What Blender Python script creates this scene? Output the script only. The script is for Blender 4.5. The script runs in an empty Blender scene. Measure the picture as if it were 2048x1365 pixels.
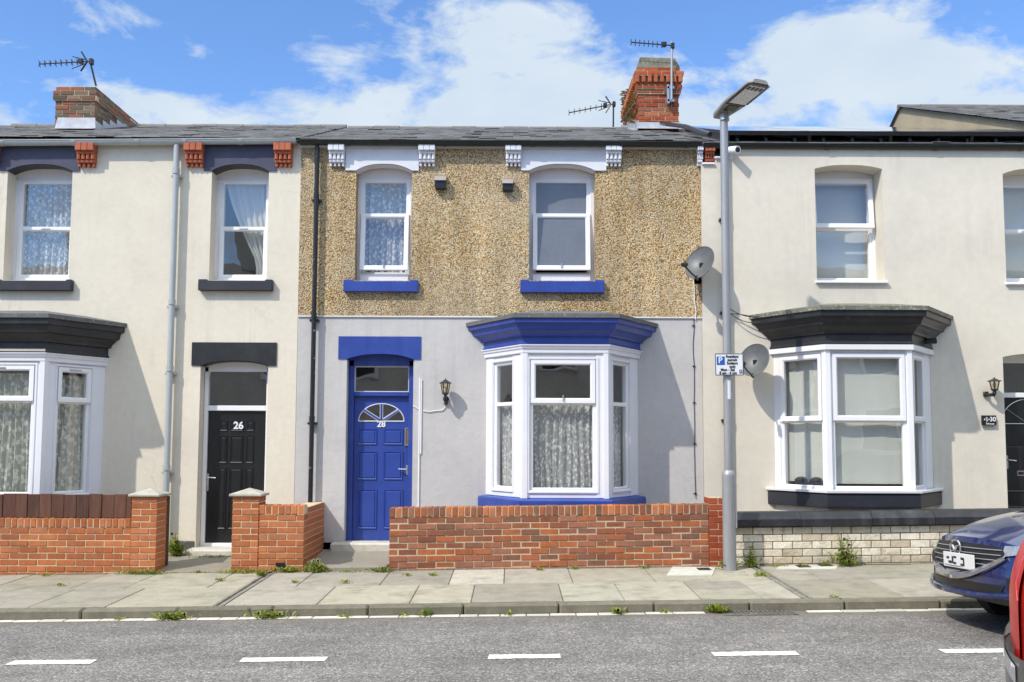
import bpy, bmesh, math, random
from mathutils import Matrix, Vector, noise
random.seed(7)
SC = bpy.context.scene
COL = SC.collection
# ------------------------------------------------------------------ camera
F_PX, W_PX, H_PX = 1950.0, 2048.0, 1365.0
PITCH, ROLL, CAM_Z = 0.078, 0.004, 1.5
PCX, PCY = 1024.0, 885.0 - 1950.0 * math.tan(0.078)
fw = Vector((0, math.cos(PITCH), math.sin(PITCH)))
r0, u0 = Vector((1, 0, 0)), Vector((0, -math.sin(PITCH), math.cos(PITCH)))
CR = r0 * math.cos(ROLL) + u0 * math.sin(ROLL)
CU = u0 * math.cos(ROLL) - r0 * math.sin(ROLL)
cd = bpy.data.cameras.new('camera')
cam = bpy.data.objects.new('camera', cd); COL.objects.link(cam)
cam.matrix_world = Matrix(((CR.x, CU.x, -fw.x, 0), (CR.y, CU.y, -fw.y, 0), (CR.z, CU.z, -fw.z, CAM_Z), (0, 0, 0, 1)))
cd.sensor_fit = 'HORIZONTAL'; cd.sensor_width = 36; cd.lens = F_PX / W_PX * 36
cd.shift_y = (PCY - H_PX / 2) / W_PX
cd.clip_end = 2000; cd.clip_start = 0.05
SC.camera = cam
# ------------------------------------------------------------------ light
SUN = Vector((1.1, 1.0, -1.54))
sl = bpy.data.lights.new('sun', 'SUN'); so = bpy.data.objects.new('sun', sl); COL.objects.link(so)
sl.energy = 2.45; sl.angle = math.radians(0.7); sl.color = (1.0, 0.935, 0.83)
so.rotation_mode = 'QUATERNION'; so.rotation_quaternion = SUN.to_track_quat('-Z', 'Y'); so.location = (-12, -10, 16)
SUN_EL = math.atan2(1.54, math.hypot(1.1, 1.0)); SUN_ROT = math.atan2(-1.1, -1.0)
wd = bpy.data.worlds.new('World'); SC.world = wd; wd.use_nodes = True
nt = wd.node_tree; nt.nodes.clear()
def N(t, **kw):
    n = nt.nodes.new(t)
    for k, v in kw.items(): setattr(n, k, v)
    return n
sky = N('ShaderNodeTexSky', sky_type='NISHITA'); sky.sun_disc = False
sky.sun_elevation = SUN_EL; sky.sun_rotation = SUN_ROT; sky.air_density = 1.0; sky.dust_density = 0.4; sky.ozone_density = 3.0
tint = N('ShaderNodeMixRGB', blend_type='MULTIPLY'); tint.inputs[0].default_value = 1; tint.inputs[2].default_value = (0.66, 0.82, 1.02, 1)
tc = N('ShaderNodeTexCoord'); mp = N('ShaderNodeMapping'); mp.inputs['Scale'].default_value = (1.0, 1.0, 2.1); mp.inputs['Location'].default_value = (3.37, 0.4, 0.12)
n1 = N('ShaderNodeTexNoise'); n1.inputs['Scale'].default_value = 8.0; n1.inputs['Detail'].default_value = 9; n1.inputs['Roughness'].default_value = 0.61; n1.inputs['Distortion'].default_value = 0.25
sep = N('ShaderNodeSeparateXYZ')
bx = N('ShaderNodeMath', operation='MULTIPLY_ADD'); bx.inputs[1].default_value = 0.05; bx.inputs[2].default_value = -0.01   # more cloud towards +X
bz = N('ShaderNodeMath', operation='MULTIPLY_ADD'); bz.inputs[1].default_value = -0.35; bz.inputs[2].default_value = 0.10   # more cloud low down
ad1 = N('ShaderNodeMath', operation='ADD'); ad2 = N('ShaderNodeMath', operation='ADD')
rmp = N('ShaderNodeValToRGB'); e = rmp.color_ramp.elements
e[0].position = 0.49; e[0].color = (0, 0, 0, 1); e[1].position = 0.63; e[1].color = (1, 1, 1, 1)
n2 = N('ShaderNodeTexNoise'); n2.inputs['Scale'].default_value = 11; n2.inputs['Detail'].default_value = 6
cr2 = N('ShaderNodeMixRGB'); cr2.inputs[1].default_value = (2.5, 3.1, 3.8, 1); cr2.inputs[2].default_value = (3.5, 3.85, 4.2, 1)
mixc = N('ShaderNodeMixRGB'); bg = N('ShaderNodeBackground'); bg.inputs[1].default_value = 0.15; out = N('ShaderNodeOutputWorld')
L = nt.links.new
L(tc.outputs['Generated'], mp.inputs['Vector']); L(mp.outputs[0], n1.inputs['Vector']); L(mp.outputs[0], n2.inputs['Vector'])
L(tc.outputs['Generated'], sep.inputs[0]); L(sep.outputs['X'], bx.inputs[0]); L(sep.outputs['Z'], bz.inputs[0])
hz = N('ShaderNodeMapRange'); hz.inputs[1].default_value = .46; hz.inputs[2].default_value = .72; hz.inputs[3].default_value = 0; hz.inputs[4].default_value = .45; ad3 = N('ShaderNodeMath', operation='ADD')   # unseen cloud overhead, added to whiten the fill light
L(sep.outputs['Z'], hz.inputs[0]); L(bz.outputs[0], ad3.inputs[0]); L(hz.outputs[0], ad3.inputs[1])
# where the cloud banks of that day stood, as bearings and heights over the far roofs
uu = N('ShaderNodeMath', operation='DIVIDE'); vv = N('ShaderNodeMath', operation='DIVIDE'); yab = N('ShaderNodeMath', operation='MAXIMUM'); yab.inputs[1].default_value = .05
L(sep.outputs['Y'], yab.inputs[0]); L(sep.outputs['X'], uu.inputs[0]); L(yab.outputs[0], uu.inputs[1]); L(sep.outputs['Z'], vv.inputs[0]); L(yab.outputs[0], vv.inputs[1])
def bank(u_, v_, su, sv, amp, prev):
    def gq(src, c, s_):
        a = N('ShaderNodeMath', operation='MULTIPLY_ADD'); a.inputs[1].default_value = 1 / s_; a.inputs[2].default_value = -c / s_; L(src, a.inputs[0])
        q = N('ShaderNodeMath', operation='MULTIPLY'); L(a.outputs[0], q.inputs[0]); L(a.outputs[0], q.inputs[1]); return q.outputs[0]
    sm = N('ShaderNodeMath', operation='ADD'); L(gq(uu.outputs[0], u_, su), sm.inputs[0]); L(gq(vv.outputs[0], v_, sv), sm.inputs[1])
    ex = N('ShaderNodeMath', operation='POWER'); ex.inputs[0].default_value = math.e; ng = N('ShaderNodeMath', operation='MULTIPLY'); ng.inputs[1].default_value = -1; L(sm.outputs[0], ng.inputs[0]); L(ng.outputs[0], ex.inputs[1])
    ma = N('ShaderNodeMath', operation='MULTIPLY_ADD'); ma.inputs[1].default_value = amp; L(ex.outputs[0], ma.inputs[0])
    if prev is None: ma.inputs[2].default_value = 0
    else: L(prev, ma.inputs[2])
    return ma.outputs[0]
acc = None
for args in ((-.03, .40, .15, .085, .21), (.40, .385, .20, .065, .22), (-.25, .345, .15, .028, .15), (-.16, .425, .07, .03, .07), (.02, .34, .12, .03, .10), (-.50, .34, .10, .03, .15), (-.40, .44, .06, .02, .07), (.30, .43, .07, .03, .08), (-.34, .41, .15, .045, -.045), (.155, .43, .055, .035, -.16)):
    acc = bank(*args, acc)
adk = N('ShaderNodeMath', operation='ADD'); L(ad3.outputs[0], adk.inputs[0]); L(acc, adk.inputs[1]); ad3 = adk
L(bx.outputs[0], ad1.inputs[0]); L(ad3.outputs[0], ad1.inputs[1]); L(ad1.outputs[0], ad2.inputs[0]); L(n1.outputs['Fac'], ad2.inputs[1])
L(ad2.outputs[0], rmp.inputs[0]); L(n2.outputs['Fac'], cr2.inputs[0])
L(sky.outputs[0], tint.inputs[1]); L(tint.outputs[0], mixc.inputs[1]); L(cr2.outputs[0], mixc.inputs[2]); L(rmp.outputs[0], mixc.inputs[0])
ovm = N('ShaderNodeMapRange'); ovm.inputs[1].default_value = .46; ovm.inputs[2].default_value = .72; ovm.inputs[3].default_value = 1.0; ovm.inputs[4].default_value = 2.4   # added overhead bank boosted and warmed, as extra fill for the shade
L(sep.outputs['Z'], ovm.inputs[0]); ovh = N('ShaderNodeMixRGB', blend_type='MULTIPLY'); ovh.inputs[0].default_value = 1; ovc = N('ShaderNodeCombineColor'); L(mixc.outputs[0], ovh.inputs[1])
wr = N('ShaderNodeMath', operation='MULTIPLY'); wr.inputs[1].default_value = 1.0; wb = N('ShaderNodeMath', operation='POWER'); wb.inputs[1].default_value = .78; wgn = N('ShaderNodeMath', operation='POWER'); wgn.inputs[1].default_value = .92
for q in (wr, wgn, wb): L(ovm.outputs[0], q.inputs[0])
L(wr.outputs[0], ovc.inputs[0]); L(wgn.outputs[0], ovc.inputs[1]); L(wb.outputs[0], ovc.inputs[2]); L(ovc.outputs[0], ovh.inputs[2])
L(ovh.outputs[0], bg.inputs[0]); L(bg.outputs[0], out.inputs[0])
SC.view_settings.view_transform = 'Standard'; SC.view_settings.look = 'None'; SC.view_settings.gamma = 1
SC.view_settings.exposure = 0.60
SC.cycles.max_bounces = 8; SC.cycles.transparent_max_bounces = 12; SC.cycles.caustics_reflective = False; SC.cycles.caustics_refractive = False
# ------------------------------------------------------------------ survey: a point of the photo on a known upright plane Y -> metres
def P(px, py, Y):
    d = CR * ((px - PCX) / F_PX) - CU * ((py - PCY) / F_PX) + fw
    k = Y / d.y
    return d.x * k, CAM_Z + d.z * k
FY = 13.0            # front face of the terrace
WY = 11.75           # front face of the garden walls
def X(px, py=600, Y=FY): return P(px, py, Y)[0]
def Z(py, px=1024, Y=FY): return P(px, py, Y)[1]
def RC(l, r, t, b, Y=FY):
    xm, ym = (l + r) / 2, (t + b) / 2
    return X(l, ym, Y), X(r, ym, Y), Z(b, xm, Y), Z(t, xm, Y)
SLOPE = 0.016        # the street climbs to the right
def gz(x, y=WY): return SLOPE * x - 0.05 * max(0.0, (WY - y)) / 2.26
# ------------------------------------------------------------------ materials
MATS = {}
def mat(name, base, rough=0.6, var=0.12, vscale=3.0, bump=0.0, bscale=60.0, bdist=0.01, spec=0.5, metal=0.0, attr=False,
        stain=None, sscale=1.2, samt=0.5, coat=0.0, streak=None, crack=None, splash=None, spots=None, spscale=20, spthr=0.7, stretch=None, detail=5):
    """Principled material in world position space: base colour with two-scale value noise, optional stain patches, specks and relief."""
    m = bpy.data.materials.new(name); m.use_nodes = True; t = m.node_tree; t.nodes.clear()
    o = t.nodes.new('ShaderNodeOutputMaterial'); b = t.nodes.new('ShaderNodeBsdfPrincipled'); l = t.links.new
    l(b.outputs[0], o.inputs[0])
    b.inputs['Roughness'].default_value = rough; b.inputs['Metallic'].default_value = metal; b.inputs['Specular IOR Level'].default_value = spec
    b.inputs['Coat Weight'].default_value = coat; b.inputs['Coat Roughness'].default_value = 0.05
    g = t.nodes.new('ShaderNodeNewGeometry'); src = g.outputs['Position']
    if stretch:
        mpn = t.nodes.new('ShaderNodeMapping'); mpn.inputs['Scale'].default_value = stretch; l(src, mpn.inputs[0]); src = mpn.outputs[0]
    def noi(s, d=detail, r=0.6):
        n = t.nodes.new('ShaderNodeTexNoise'); n.inputs['Scale'].default_value = s; n.inputs['Detail'].default_value = d; n.inputs['Roughness'].default_value = r
        l(src, n.inputs['Vector']); return n.outputs['Fac']
    if attr:
        a = t.nodes.new('ShaderNodeAttribute'); a.attribute_name = 'Col'; cur = a.outputs['Color']
    else:
        rgb = t.nodes.new('ShaderNodeRGB'); rgb.outputs[0].default_value = (*base, 1); cur = rgb.outputs[0]
    def val(fac, lo, hi, c):
        mr = t.nodes.new('ShaderNodeMapRange'); mr.inputs[1].default_value = 0.3; mr.inputs[2].default_value = 0.7; mr.inputs[3].default_value = lo; mr.inputs[4].default_value = hi
        l(fac, mr.inputs[0]); hs = t.nodes.new('ShaderNodeHueSaturation'); l(mr.outputs[0], hs.inputs['Value']); l(c, hs.inputs['Color']); return hs.outputs[0]
    if var:
        cur = val(noi(vscale), 1 - var, 1 + var, cur); cur = val(noi(vscale * 13), 1 - var * .6, 1 + var * .6, cur)
    def over(c, col, fac, amt):
        mx = t.nodes.new('ShaderNodeMixRGB'); mx.inputs[2].default_value = (*col, 1); l(c, mx.inputs[1])
        mu = t.nodes.new('ShaderNodeMath'); mu.operation = 'MULTIPLY'; mu.inputs[1].default_value = amt; l(fac, mu.inputs[0]); l(mu.outputs[0], mx.inputs[0]); return mx.outputs[0]
    def thr(f, a_, b_):
        mr = t.nodes.new('ShaderNodeMapRange'); mr.inputs[1].default_value = a_; mr.inputs[2].default_value = b_; l(f, mr.inputs[0]); return mr.outputs[0]
    if stain: cur = over(cur, stain, thr(noi(sscale, 8, .65), 0.5, 0.72), samt)
    if streak:                                        # rain runs: noise drawn out vertically
        mpk = t.nodes.new('ShaderNodeMapping'); mpk.inputs['Scale'].default_value = (7, 7, .35); l(g.outputs['Position'], mpk.inputs[0]); nk = t.nodes.new('ShaderNodeTexNoise'); nk.inputs['Scale'].default_value = 1.0; nk.inputs['Detail'].default_value = 6; nk.inputs['Roughness'].default_value = .65; l(mpk.outputs[0], nk.inputs['Vector'])
        mm_ = t.nodes.new('ShaderNodeMath'); mm_.operation = 'MULTIPLY'; l(thr(nk.outputs['Fac'], .48, .70), mm_.inputs[0]); l(thr(noi(.9, 3), .42, .62), mm_.inputs[1]); cur = over(cur, streak, mm_.outputs[0], .55)
    if crack:
        vc = t.nodes.new('ShaderNodeTexVoronoi'); vc.feature = 'DISTANCE_TO_EDGE'; vc.inputs['Scale'].default_value = .55; nd = t.nodes.new('ShaderNodeTexNoise'); nd.inputs['Scale'].default_value = 3; nd.inputs['Detail'].default_value = 6; l(src, nd.inputs['Vector'])
        ax = t.nodes.new('ShaderNodeMixRGB'); ax.blend_type = 'ADD'; ax.inputs[0].default_value = .5; l(src, ax.inputs[1]); l(nd.outputs['Color'], ax.inputs[2]); l(ax.outputs[0], vc.inputs['Vector'])
        iv = t.nodes.new('ShaderNodeMapRange'); iv.inputs[1].default_value = .0015; iv.inputs[2].default_value = .005; iv.inputs[3].default_value = 1; iv.inputs[4].default_value = 0; l(vc.outputs['Distance'], iv.inputs[0])
        mc = t.nodes.new('ShaderNodeMath'); mc.operation = 'MULTIPLY'; l(iv.outputs[0], mc.inputs[0]); l(thr(noi(1.3, 2), .5, .6), mc.inputs[1]); cur = over(cur, crack, mc.outputs[0], .16)
    if splash:                                        # splashed soil on the lowest part of a wall
        sz = t.nodes.new('ShaderNodeSeparateXYZ'); l(g.outputs['Position'], sz.inputs[0]); na = t.nodes.new('ShaderNodeMath'); na.operation = 'MULTIPLY_ADD'; na.inputs[1].default_value = -1.1; l(noi(5, 7, .7), na.inputs[0]); l(sz.outputs['Z'], na.inputs[2])
        sr = t.nodes.new('ShaderNodeMapRange'); sr.inputs[1].default_value = -.62; sr.inputs[2].default_value = -.28; sr.inputs[3].default_value = 1; sr.inputs[4].default_value = 0; l(na.outputs[0], sr.inputs[0]); cur = over(cur, splash, sr.outputs[0], .7)
    if spots: cur = over(cur, spots, thr(noi(spscale, 3, .5), spthr, spthr + .05), 0.85)
    l(cur, b.inputs['Base Color'])
    if bump:
        bp = t.nodes.new('ShaderNodeBump'); bp.inputs['Strength'].default_value = bump; bp.inputs['Distance'].default_value = bdist
        l(noi(bscale, 6, .65), bp.inputs['Height']); l(bp.outputs[0], b.inputs['Normal'])
    MATS[name] = m; return m
def nodes_of(name):
    m = bpy.data.materials.new(name); m.use_nodes = True; t = m.node_tree; t.nodes.clear()
    o = t.nodes.new('ShaderNodeOutputMaterial'); MATS[name] = m
    return m, t, o, t.links.new
mat('cream_render', (.755, .69, .57), .85, .05, .9, .25, 9, .02, .2, stain=(.56, .50, .42), sscale=.8, samt=.35, streak=(.50, .46, .40), crack=(.35, .3, .25), splash=(.40, .36, .29), spots=(.5, .45, .38), spscale=9, spthr=.74)
mat('stone_render', (.725, .67, .565), .88, .06, .8, .35, 120, .004, .2, stain=(.55, .51, .46), sscale=.7, samt=.5, streak=(.54, .51, .46), splash=(.42, .39, .33))
mat('grey_render', (.56, .54, .53), .8, .05, 1.1, .35, 6, .025, .25, stain=(.45, .435, .435), sscale=1.5, samt=.5, streak=(.42, .41, .41), crack=(.3, .29, .29), splash=(.30, .28, .25))
mat('white_upvc', (.86, .86, .88), .25, .02, 2, 0, spec=.5)
mat('white_timber', (.80, .80, .85), .45, .04, 3, .08, 30, .004, stain=(.62, .62, .64), sscale=3, samt=.3)
mat('white_masonry', (.74, .745, .79), .7, .05, 4, .2, 40, .004, stain=(.5, .5, .5), sscale=5, samt=.3)
mat('blue_paint', (.030, .066, .32), .38, .10, 3, .15, 25, .004, stain=(.055, .10, .34), sscale=3, samt=.5, streak=(.02, .04, .2), spots=(.30, .32, .40), spscale=22, spthr=.775)
mat('blue_gloss', (.030, .066, .32), .30, .08, 3, .12, 20, .003, stain=(.05, .09, .33), sscale=2.5, samt=.5, streak=(.02, .045, .22))
mat('black_paint', (.022, .022, .024), .4, .2, 4, .15, 25, .004, stain=(.06, .06, .06), sscale=3, samt=.5, spots=(.3, .3, .3), spscale=24, spthr=.76)
mat('navy_paint', (.024, .025, .034), .55, .15, 4, .15, 25, .004, stain=(.055, .055, .068), sscale=3, samt=.5, spots=(.35, .35, .36), spscale=26, spthr=.75)
mat('black_plastic', (.014, .015, .016), .3, .2, 4, 0)
mat('worn_black_pipe', (.016, .017, .02), .35, .2, 4, .1, 40, .003, spots=(.6, .6, .62), spscale=16, spthr=.71)
mat('grey_pipe', (.42, .45, .46), .4, .1, 3, .05, 30, .003, stain=(.3, .32, .32), sscale=3, samt=.5)
mat('galvanised', (.37, .37, .38), .42, .10, 5, .05, 60, .002, metal=.35, stain=(.25, .255, .26), sscale=4, samt=.5, stretch=(1, 1, .25))
mat('terracotta', (.45, .12, .055), .75, .2, 9, .3, 60, .004, stain=(.2, .05, .035), sscale=8, samt=.6)
mat('brick', (.5, .15, .06), .85, .16, 14, .5, 70, .004, attr=True, spec=.2, stain=(.20, .11, .08), sscale=2.2, samt=.35, spots=(.50, .44, .37), spscale=6, spthr=.735)
mat('mortar', (.62, .49, .33), .95, .12, 20, .4, 80, .004, spec=.1)
mat('dark_mortar', (.52, .43, .30), .95, .15, 16, .4, 80, .004, spec=.1)
mat('painted_brick', (.66, .60, .49), .8, .12, 8, 1.0, 26, .014, attr=True, spec=.2, stain=(.40, .33, .24), sscale=7, samt=.7, splash=(.26, .20, .13), spots=(.20, .10, .07), spscale=7, spthr=.68)
mat('slate', (.13, .13, .14), .6, .2, 6, .3, 60, .004, attr=True, spec=.3, stain=(.20, .19, .13), sscale=5, samt=.5)
mat('lead', (.50, .50, .52), .45, .12, 8, .3, 20, .006, metal=.2, stain=(.62, .62, .64), sscale=8, samt=.6)
mat('roof_felt', (.13, .13, .13), .85, .2, 8, .5, 90, .004, spots=(.3, .3, .24), spscale=30, spthr=.62)
mat('mossy_stone', (.17, .165, .13), .9, .25, 9, .6, 90, .004, spots=(.36, .35, .27), spscale=32, spthr=.58)
mat('concrete_cap', (.46, .44, .38), .9, .12, 12, .5, 90, .004, spec=.2, stain=(.24, .23, .19), sscale=8, samt=.6)
mat('flagstone', (.40, .375, .30), .9, .10, 6, .4, 110, .003, attr=True, spec=.2, stain=(.17, .155, .12), sscale=3.4, samt=.65, streak=None, spots=(.15, .14, .11), spscale=26, spthr=.675)
mat('joint_dirt', (.14, .125, .09), .95, .3, 8, .4, 60, .006)
mat('kerb_granite', (.30, .285, .235), .9, .16, 9, .6, 120, .003, attr=True, spec=.2, stain=(.11, .105, .08), sscale=4, samt=.7, spots=(.32, .31, .27), spscale=60, spthr=.66)
mat('channel_sett', (.62, .60, .54), .85, .12, 10, .4, 80, .003, attr=True, stain=(.3, .29, .25), sscale=5, samt=.6)
mat('concrete_path', (.27, .245, .20), .9, .12, 5, .4, 70, .003, stain=(.2, .19, .16), sscale=2.5, samt=.5)
mat('step_stone', (.58, .56, .50), .85, .1, 6, .4, 60, .004, stain=(.3, .28, .22), sscale=5, samt=.6)
mat('old_stone', (.10, .095, .085), .9, .35, 10, .8, 20, .02, stain=(.4, .38, .33), sscale=7, samt=.4)
mat('road_paint', (.80, .79, .75), .75, .06, 10, .3, 120, .003, stain=(.55, .53, .5), sscale=5, samt=.5, spots=(.22, .21, .2), spscale=30, spthr=.655)
mat('brown_fence', (.085, .035, .022), .7, .25, 6, .4, 30, .004, attr=True, stretch=(4, 4, .6), stain=(.17, .09, .055), sscale=5, samt=.5)
mat('dark_metal', (.03, .03, .033), .4, .15, 8, .1, 60, .002, metal=.3)
mat('black_lantern', (.02, .02, .022), .35, .2, 8, .1, 60, .002)
mat('dish_grey', (.11, .115, .12), .45, .1, 6, .05, 40, .002, stain=(.16, .16, .16), sscale=6, samt=.4)
mat('steel', (.62, .62, .64), .25, .05, 8, 0, metal=.9)
mat('sign_white', (.82, .83, .86), .35, .03, 5, 0)
mat('sign_black', (.012, .012, .014), .4, 0)
mat('sign_blue', (.02, .11, .50), .35, 0)
mat('leaf_stem', (.11, .17, .030), .55, .3, 9, 0, attr=True, spec=.3)
mat('lace_white', (.80, .80, .80), .8, .05)
mat('room_wall', (.26, .25, .23), .9, .15, 2)
mat('tan_render', (.40, .325, .21), .9, .12, 1.4, .4, 40, .01, stain=(.28, .23, .15), sscale=1.3, samt=.6)
mat('asphalt_base', (.1, .1, .1), .9)
mat('car_blue', (.012, .024, .115), .25, .03, 3, 0, metal=.3, coat=1.0)
mat('car_grey', (.085, .08, .078), .38, .06, 4, .03, 30, .003, metal=.35, coat=.5, stain=(.16, .15, .13), sscale=3, samt=.3)
mat('chrome', (.7, .7, .72), .12, 0, metal=1)
mat('satin_silver', (.42, .43, .45), .3, .03, metal=.8)
mat('grille_black', (.012, .012, .012), .4, .1)
mat('lamp_grey', (.23, .225, .21), .5, .1, 6, .05, 40, .002, stain=(.33, .32, .29), sscale=9, samt=.5)
mat('vent_brown', (.40, .33, .30), .5, .1, 9)
mat('navy_band', (.055, .055, .095), .55, .15, 4, .15, 25, .004, stain=(.09, .09, .13), sscale=3, samt=.5, spots=(.35, .35, .36), spscale=26, spthr=.75)
mat('wall_grime', (.16, .135, .10), .95, .3, 12, .5, 60, .006)
mat('car_glass', (.012, .014, .016), .06, 0, coat=1)
mat('car_red', (.42, .018, .014), .32, .03, 3, .1, 240, .001, spec=.3, coat=.2, spots=(.45, .06, .05), spscale=70, spthr=.62)
mat('coping_paint', (.018, .019, .024), .5, .2, 5, .25, 30, .006, stain=(.06, .06, .065), sscale=4, samt=.5, streak=(.10, .10, .10), spots=(.45, .45, .45), spscale=30, spthr=.745)
mat('chimney_mortar', (.15, .135, .10), .9, .3, 8, .6, 60, .008, stain=(.28, .26, .20), sscale=6, samt=.5)
mat('tyre', (.02, .02, .02), .85, .2)
mat('plate_white', (.75, .74, .72), .4, .03)
mat('ochre_moss', (.20, .12, .035), .9, .3, 20, .5, 60, .01)
mat('opposite_wall', (.66, .61, .53), .9, .15, 3)
m, t, o, l = nodes_of('pebbledash')
b = t.nodes.new('ShaderNodeBsdfPrincipled'); b.inputs['Roughness'].default_value = .8; b.inputs['Specular IOR Level'].default_value = .25; l(b.outputs[0], o.inputs[0])
g = t.nodes.new('ShaderNodeNewGeometry')
wn = t.nodes.new('ShaderNodeTexNoise'); wn.inputs['Scale'].default_value = 60; l(g.outputs['Position'], wn.inputs['Vector'])
wmx = t.nodes.new('ShaderNodeMixRGB'); wmx.blend_type = 'ADD'; wmx.inputs[0].default_value = .012; l(g.outputs['Position'], wmx.inputs[1]); l(wn.outputs['Color'], wmx.inputs[2])
v = t.nodes.new('ShaderNodeTexVoronoi'); v.inputs['Scale'].default_value = 78; l(wmx.outputs[0], v.inputs['Vector'])
sp = t.nodes.new('ShaderNodeSeparateColor'); l(v.outputs['Color'], sp.inputs[0])
cr = t.nodes.new('ShaderNodeValToRGB'); cr.color_ramp.interpolation = 'LINEAR'; el = cr.color_ramp.elements
for p_, c_ in ((0, (.15, .10, .045, 1)), (1, (.80, .74, .58, 1))):
    pass
el[0].position = 0; el[0].color = (.15, .095, .04, 1); el[1].position = 1; el[1].color = (.92, .85, .68, 1)
for p_, c_ in ((.12, (.33, .17, .045, 1)), (.32, (.70, .385, .125, 1)), (.55, (.82, .565, .26, 1)), (.78, (.92, .77, .50, 1))):
    x_ = el.new(p_); x_.color = c_
l(sp.outputs[0], cr.inputs[0])
ln = t.nodes.new('ShaderNodeTexNoise'); ln.inputs['Scale'].default_value = 1.1; ln.inputs['Detail'].default_value = 6; l(g.outputs['Position'], ln.inputs['Vector'])
lr = t.nodes.new('ShaderNodeMapRange'); lr.inputs[1].default_value = .35; lr.inputs[2].default_value = .7; lr.inputs[3].default_value = 0.0; lr.inputs[4].default_value = .36; l(ln.outputs['Fac'], lr.inputs[0])
mx = t.nodes.new('ShaderNodeMixRGB'); mx.inputs[2].default_value = (.74, .68, .54, 1); l(lr.outputs[0], mx.inputs[0]); l(cr.outputs[0], mx.inputs[1])
dk = t.nodes.new('ShaderNodeMapRange'); dk.inputs[1].default_value = .45; dk.inputs[2].default_value = .85; dk.inputs[3].default_value = 0; dk.inputs[4].default_value = .72; l(v.outputs['Distance'], dk.inputs[0])
mx2 = t.nodes.new('ShaderNodeMixRGB'); mx2.inputs[2].default_value = (.16, .11, .05, 1); l(dk.outputs[0], mx2.inputs[0]); l(mx.outputs[0], mx2.inputs[1])
sm_ = t.nodes.new('ShaderNodeMapping'); sm_.inputs['Scale'].default_value = (5, 5, .4); l(g.outputs['Position'], sm_.inputs[0]); sn = t.nodes.new('ShaderNodeTexNoise'); sn.inputs['Detail'].default_value = 6; sn.inputs['Scale'].default_value = 1; l(sm_.outputs[0], sn.inputs['Vector'])
pn = t.nodes.new('ShaderNodeTexNoise'); pn.inputs['Scale'].default_value = .8; pn.inputs['Detail'].default_value = 5; l(g.outputs['Position'], pn.inputs['Vector'])
cc = mx2.outputs[0]
for fac, lo, hi in ((sn.outputs['Fac'], .82, 1.12), (pn.outputs['Fac'], .84, 1.14)):     # weathering in runs and patches
    q = t.nodes.new('ShaderNodeMapRange'); q.inputs[1].default_value = .32; q.inputs[2].default_value = .68; q.inputs[3].default_value = lo; q.inputs[4].default_value = hi; l(fac, q.inputs[0])
    h = t.nodes.new('ShaderNodeHueSaturation'); l(q.outputs[0], h.inputs['Value']); l(cc, h.inputs['Color']); cc = h.outputs[0]
l(cc, b.inputs['Base Color'])
bp = t.nodes.new('ShaderNodeBump'); bp.invert = True; bp.inputs['Strength'].default_value = 1.0; bp.inputs['Distance'].default_value = .020
l(v.outputs['Distance'], bp.inputs['Height']); l(bp.outputs[0], b.inputs['Normal'])
m, t, o, l = nodes_of('asphalt')
b = t.nodes.new('ShaderNodeBsdfPrincipled'); b.inputs['Roughness'].default_value = .85; b.inputs['Specular IOR Level'].default_value = .3; l(b.outputs[0], o.inputs[0])
g = t.nodes.new('ShaderNodeNewGeometry')
v = t.nodes.new('ShaderNodeTexVoronoi'); v.inputs['Scale'].default_value = 80; l(g.outputs['Position'], v.inputs['Vector'])
sp = t.nodes.new('ShaderNodeSeparateColor'); l(v.outputs['Color'], sp.inputs[0])
cr = t.nodes.new('ShaderNodeValToRGB'); el = cr.color_ramp.elements
el[0].position = 0; el[0].color = (.095, .09, .085, 1); el[1].position = 1; el[1].color = (.41, .388, .368, 1)
x_ = el.new(.6); x_.color = (.19, .177, .172, 1); x_ = el.new(.9); x_.color = (.25, .232, .225, 1)
l(sp.outputs[1], cr.inputs[0])
def rn(scale, det, st=None):
    n = t.nodes.new('ShaderNodeTexNoise'); n.inputs['Scale'].default_value = scale; n.inputs['Detail'].default_value = det; n.inputs['Roughness'].default_value = .65
    if st: q = t.nodes.new('ShaderNodeMapping'); q.inputs['Scale'].default_value = st; l(g.outputs['Position'], q.inputs[0]); l(q.outputs[0], n.inputs['Vector'])
    else: l(g.outputs['Position'], n.inputs['Vector'])
    return n.outputs['Fac']
cur = cr.outputs[0]
for fac, lo, hi in ((rn(1.6, 9), .80, 1.2), (rn(1, 5, (.25, 2.2, 1)), .84, 1.14), (rn(9, 6), .88, 1.12)):
    lr = t.nodes.new('ShaderNodeMapRange'); lr.inputs[1].default_value = .3; lr.inputs[2].default_value = .7; lr.inputs[3].default_value = lo; lr.inputs[4].default_value = hi; l(fac, lr.inputs[0])
    hs = t.nodes.new('ShaderNodeHueSaturation'); l(lr.outputs[0], hs.inputs['Value']); l(cur, hs.inputs['Color']); cur = hs.outputs[0]
sy = t.nodes.new('ShaderNodeSeparateXYZ'); l(g.outputs['Position'], sy.inputs[0])      # grit washed into the gutter
ga = t.nodes.new('ShaderNodeMath'); ga.operation = 'MULTIPLY_ADD'; ga.inputs[1].default_value = .5; l(rn(3, 6), ga.inputs[0]); l(sy.outputs['Y'], ga.inputs[2])
gm = t.nodes.new('ShaderNodeMapRange'); gm.inputs[1].default_value = 9.25; gm.inputs[2].default_value = 9.65; gm.inputs[3].default_value = 0; gm.inputs[4].default_value = .75; l(ga.outputs[0], gm.inputs[0])
mg = t.nodes.new('ShaderNodeMixRGB'); mg.inputs[2].default_value = (.15, .125, .10, 1); l(gm.outputs[0], mg.inputs[0]); l(cur, mg.inputs[1])
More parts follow.
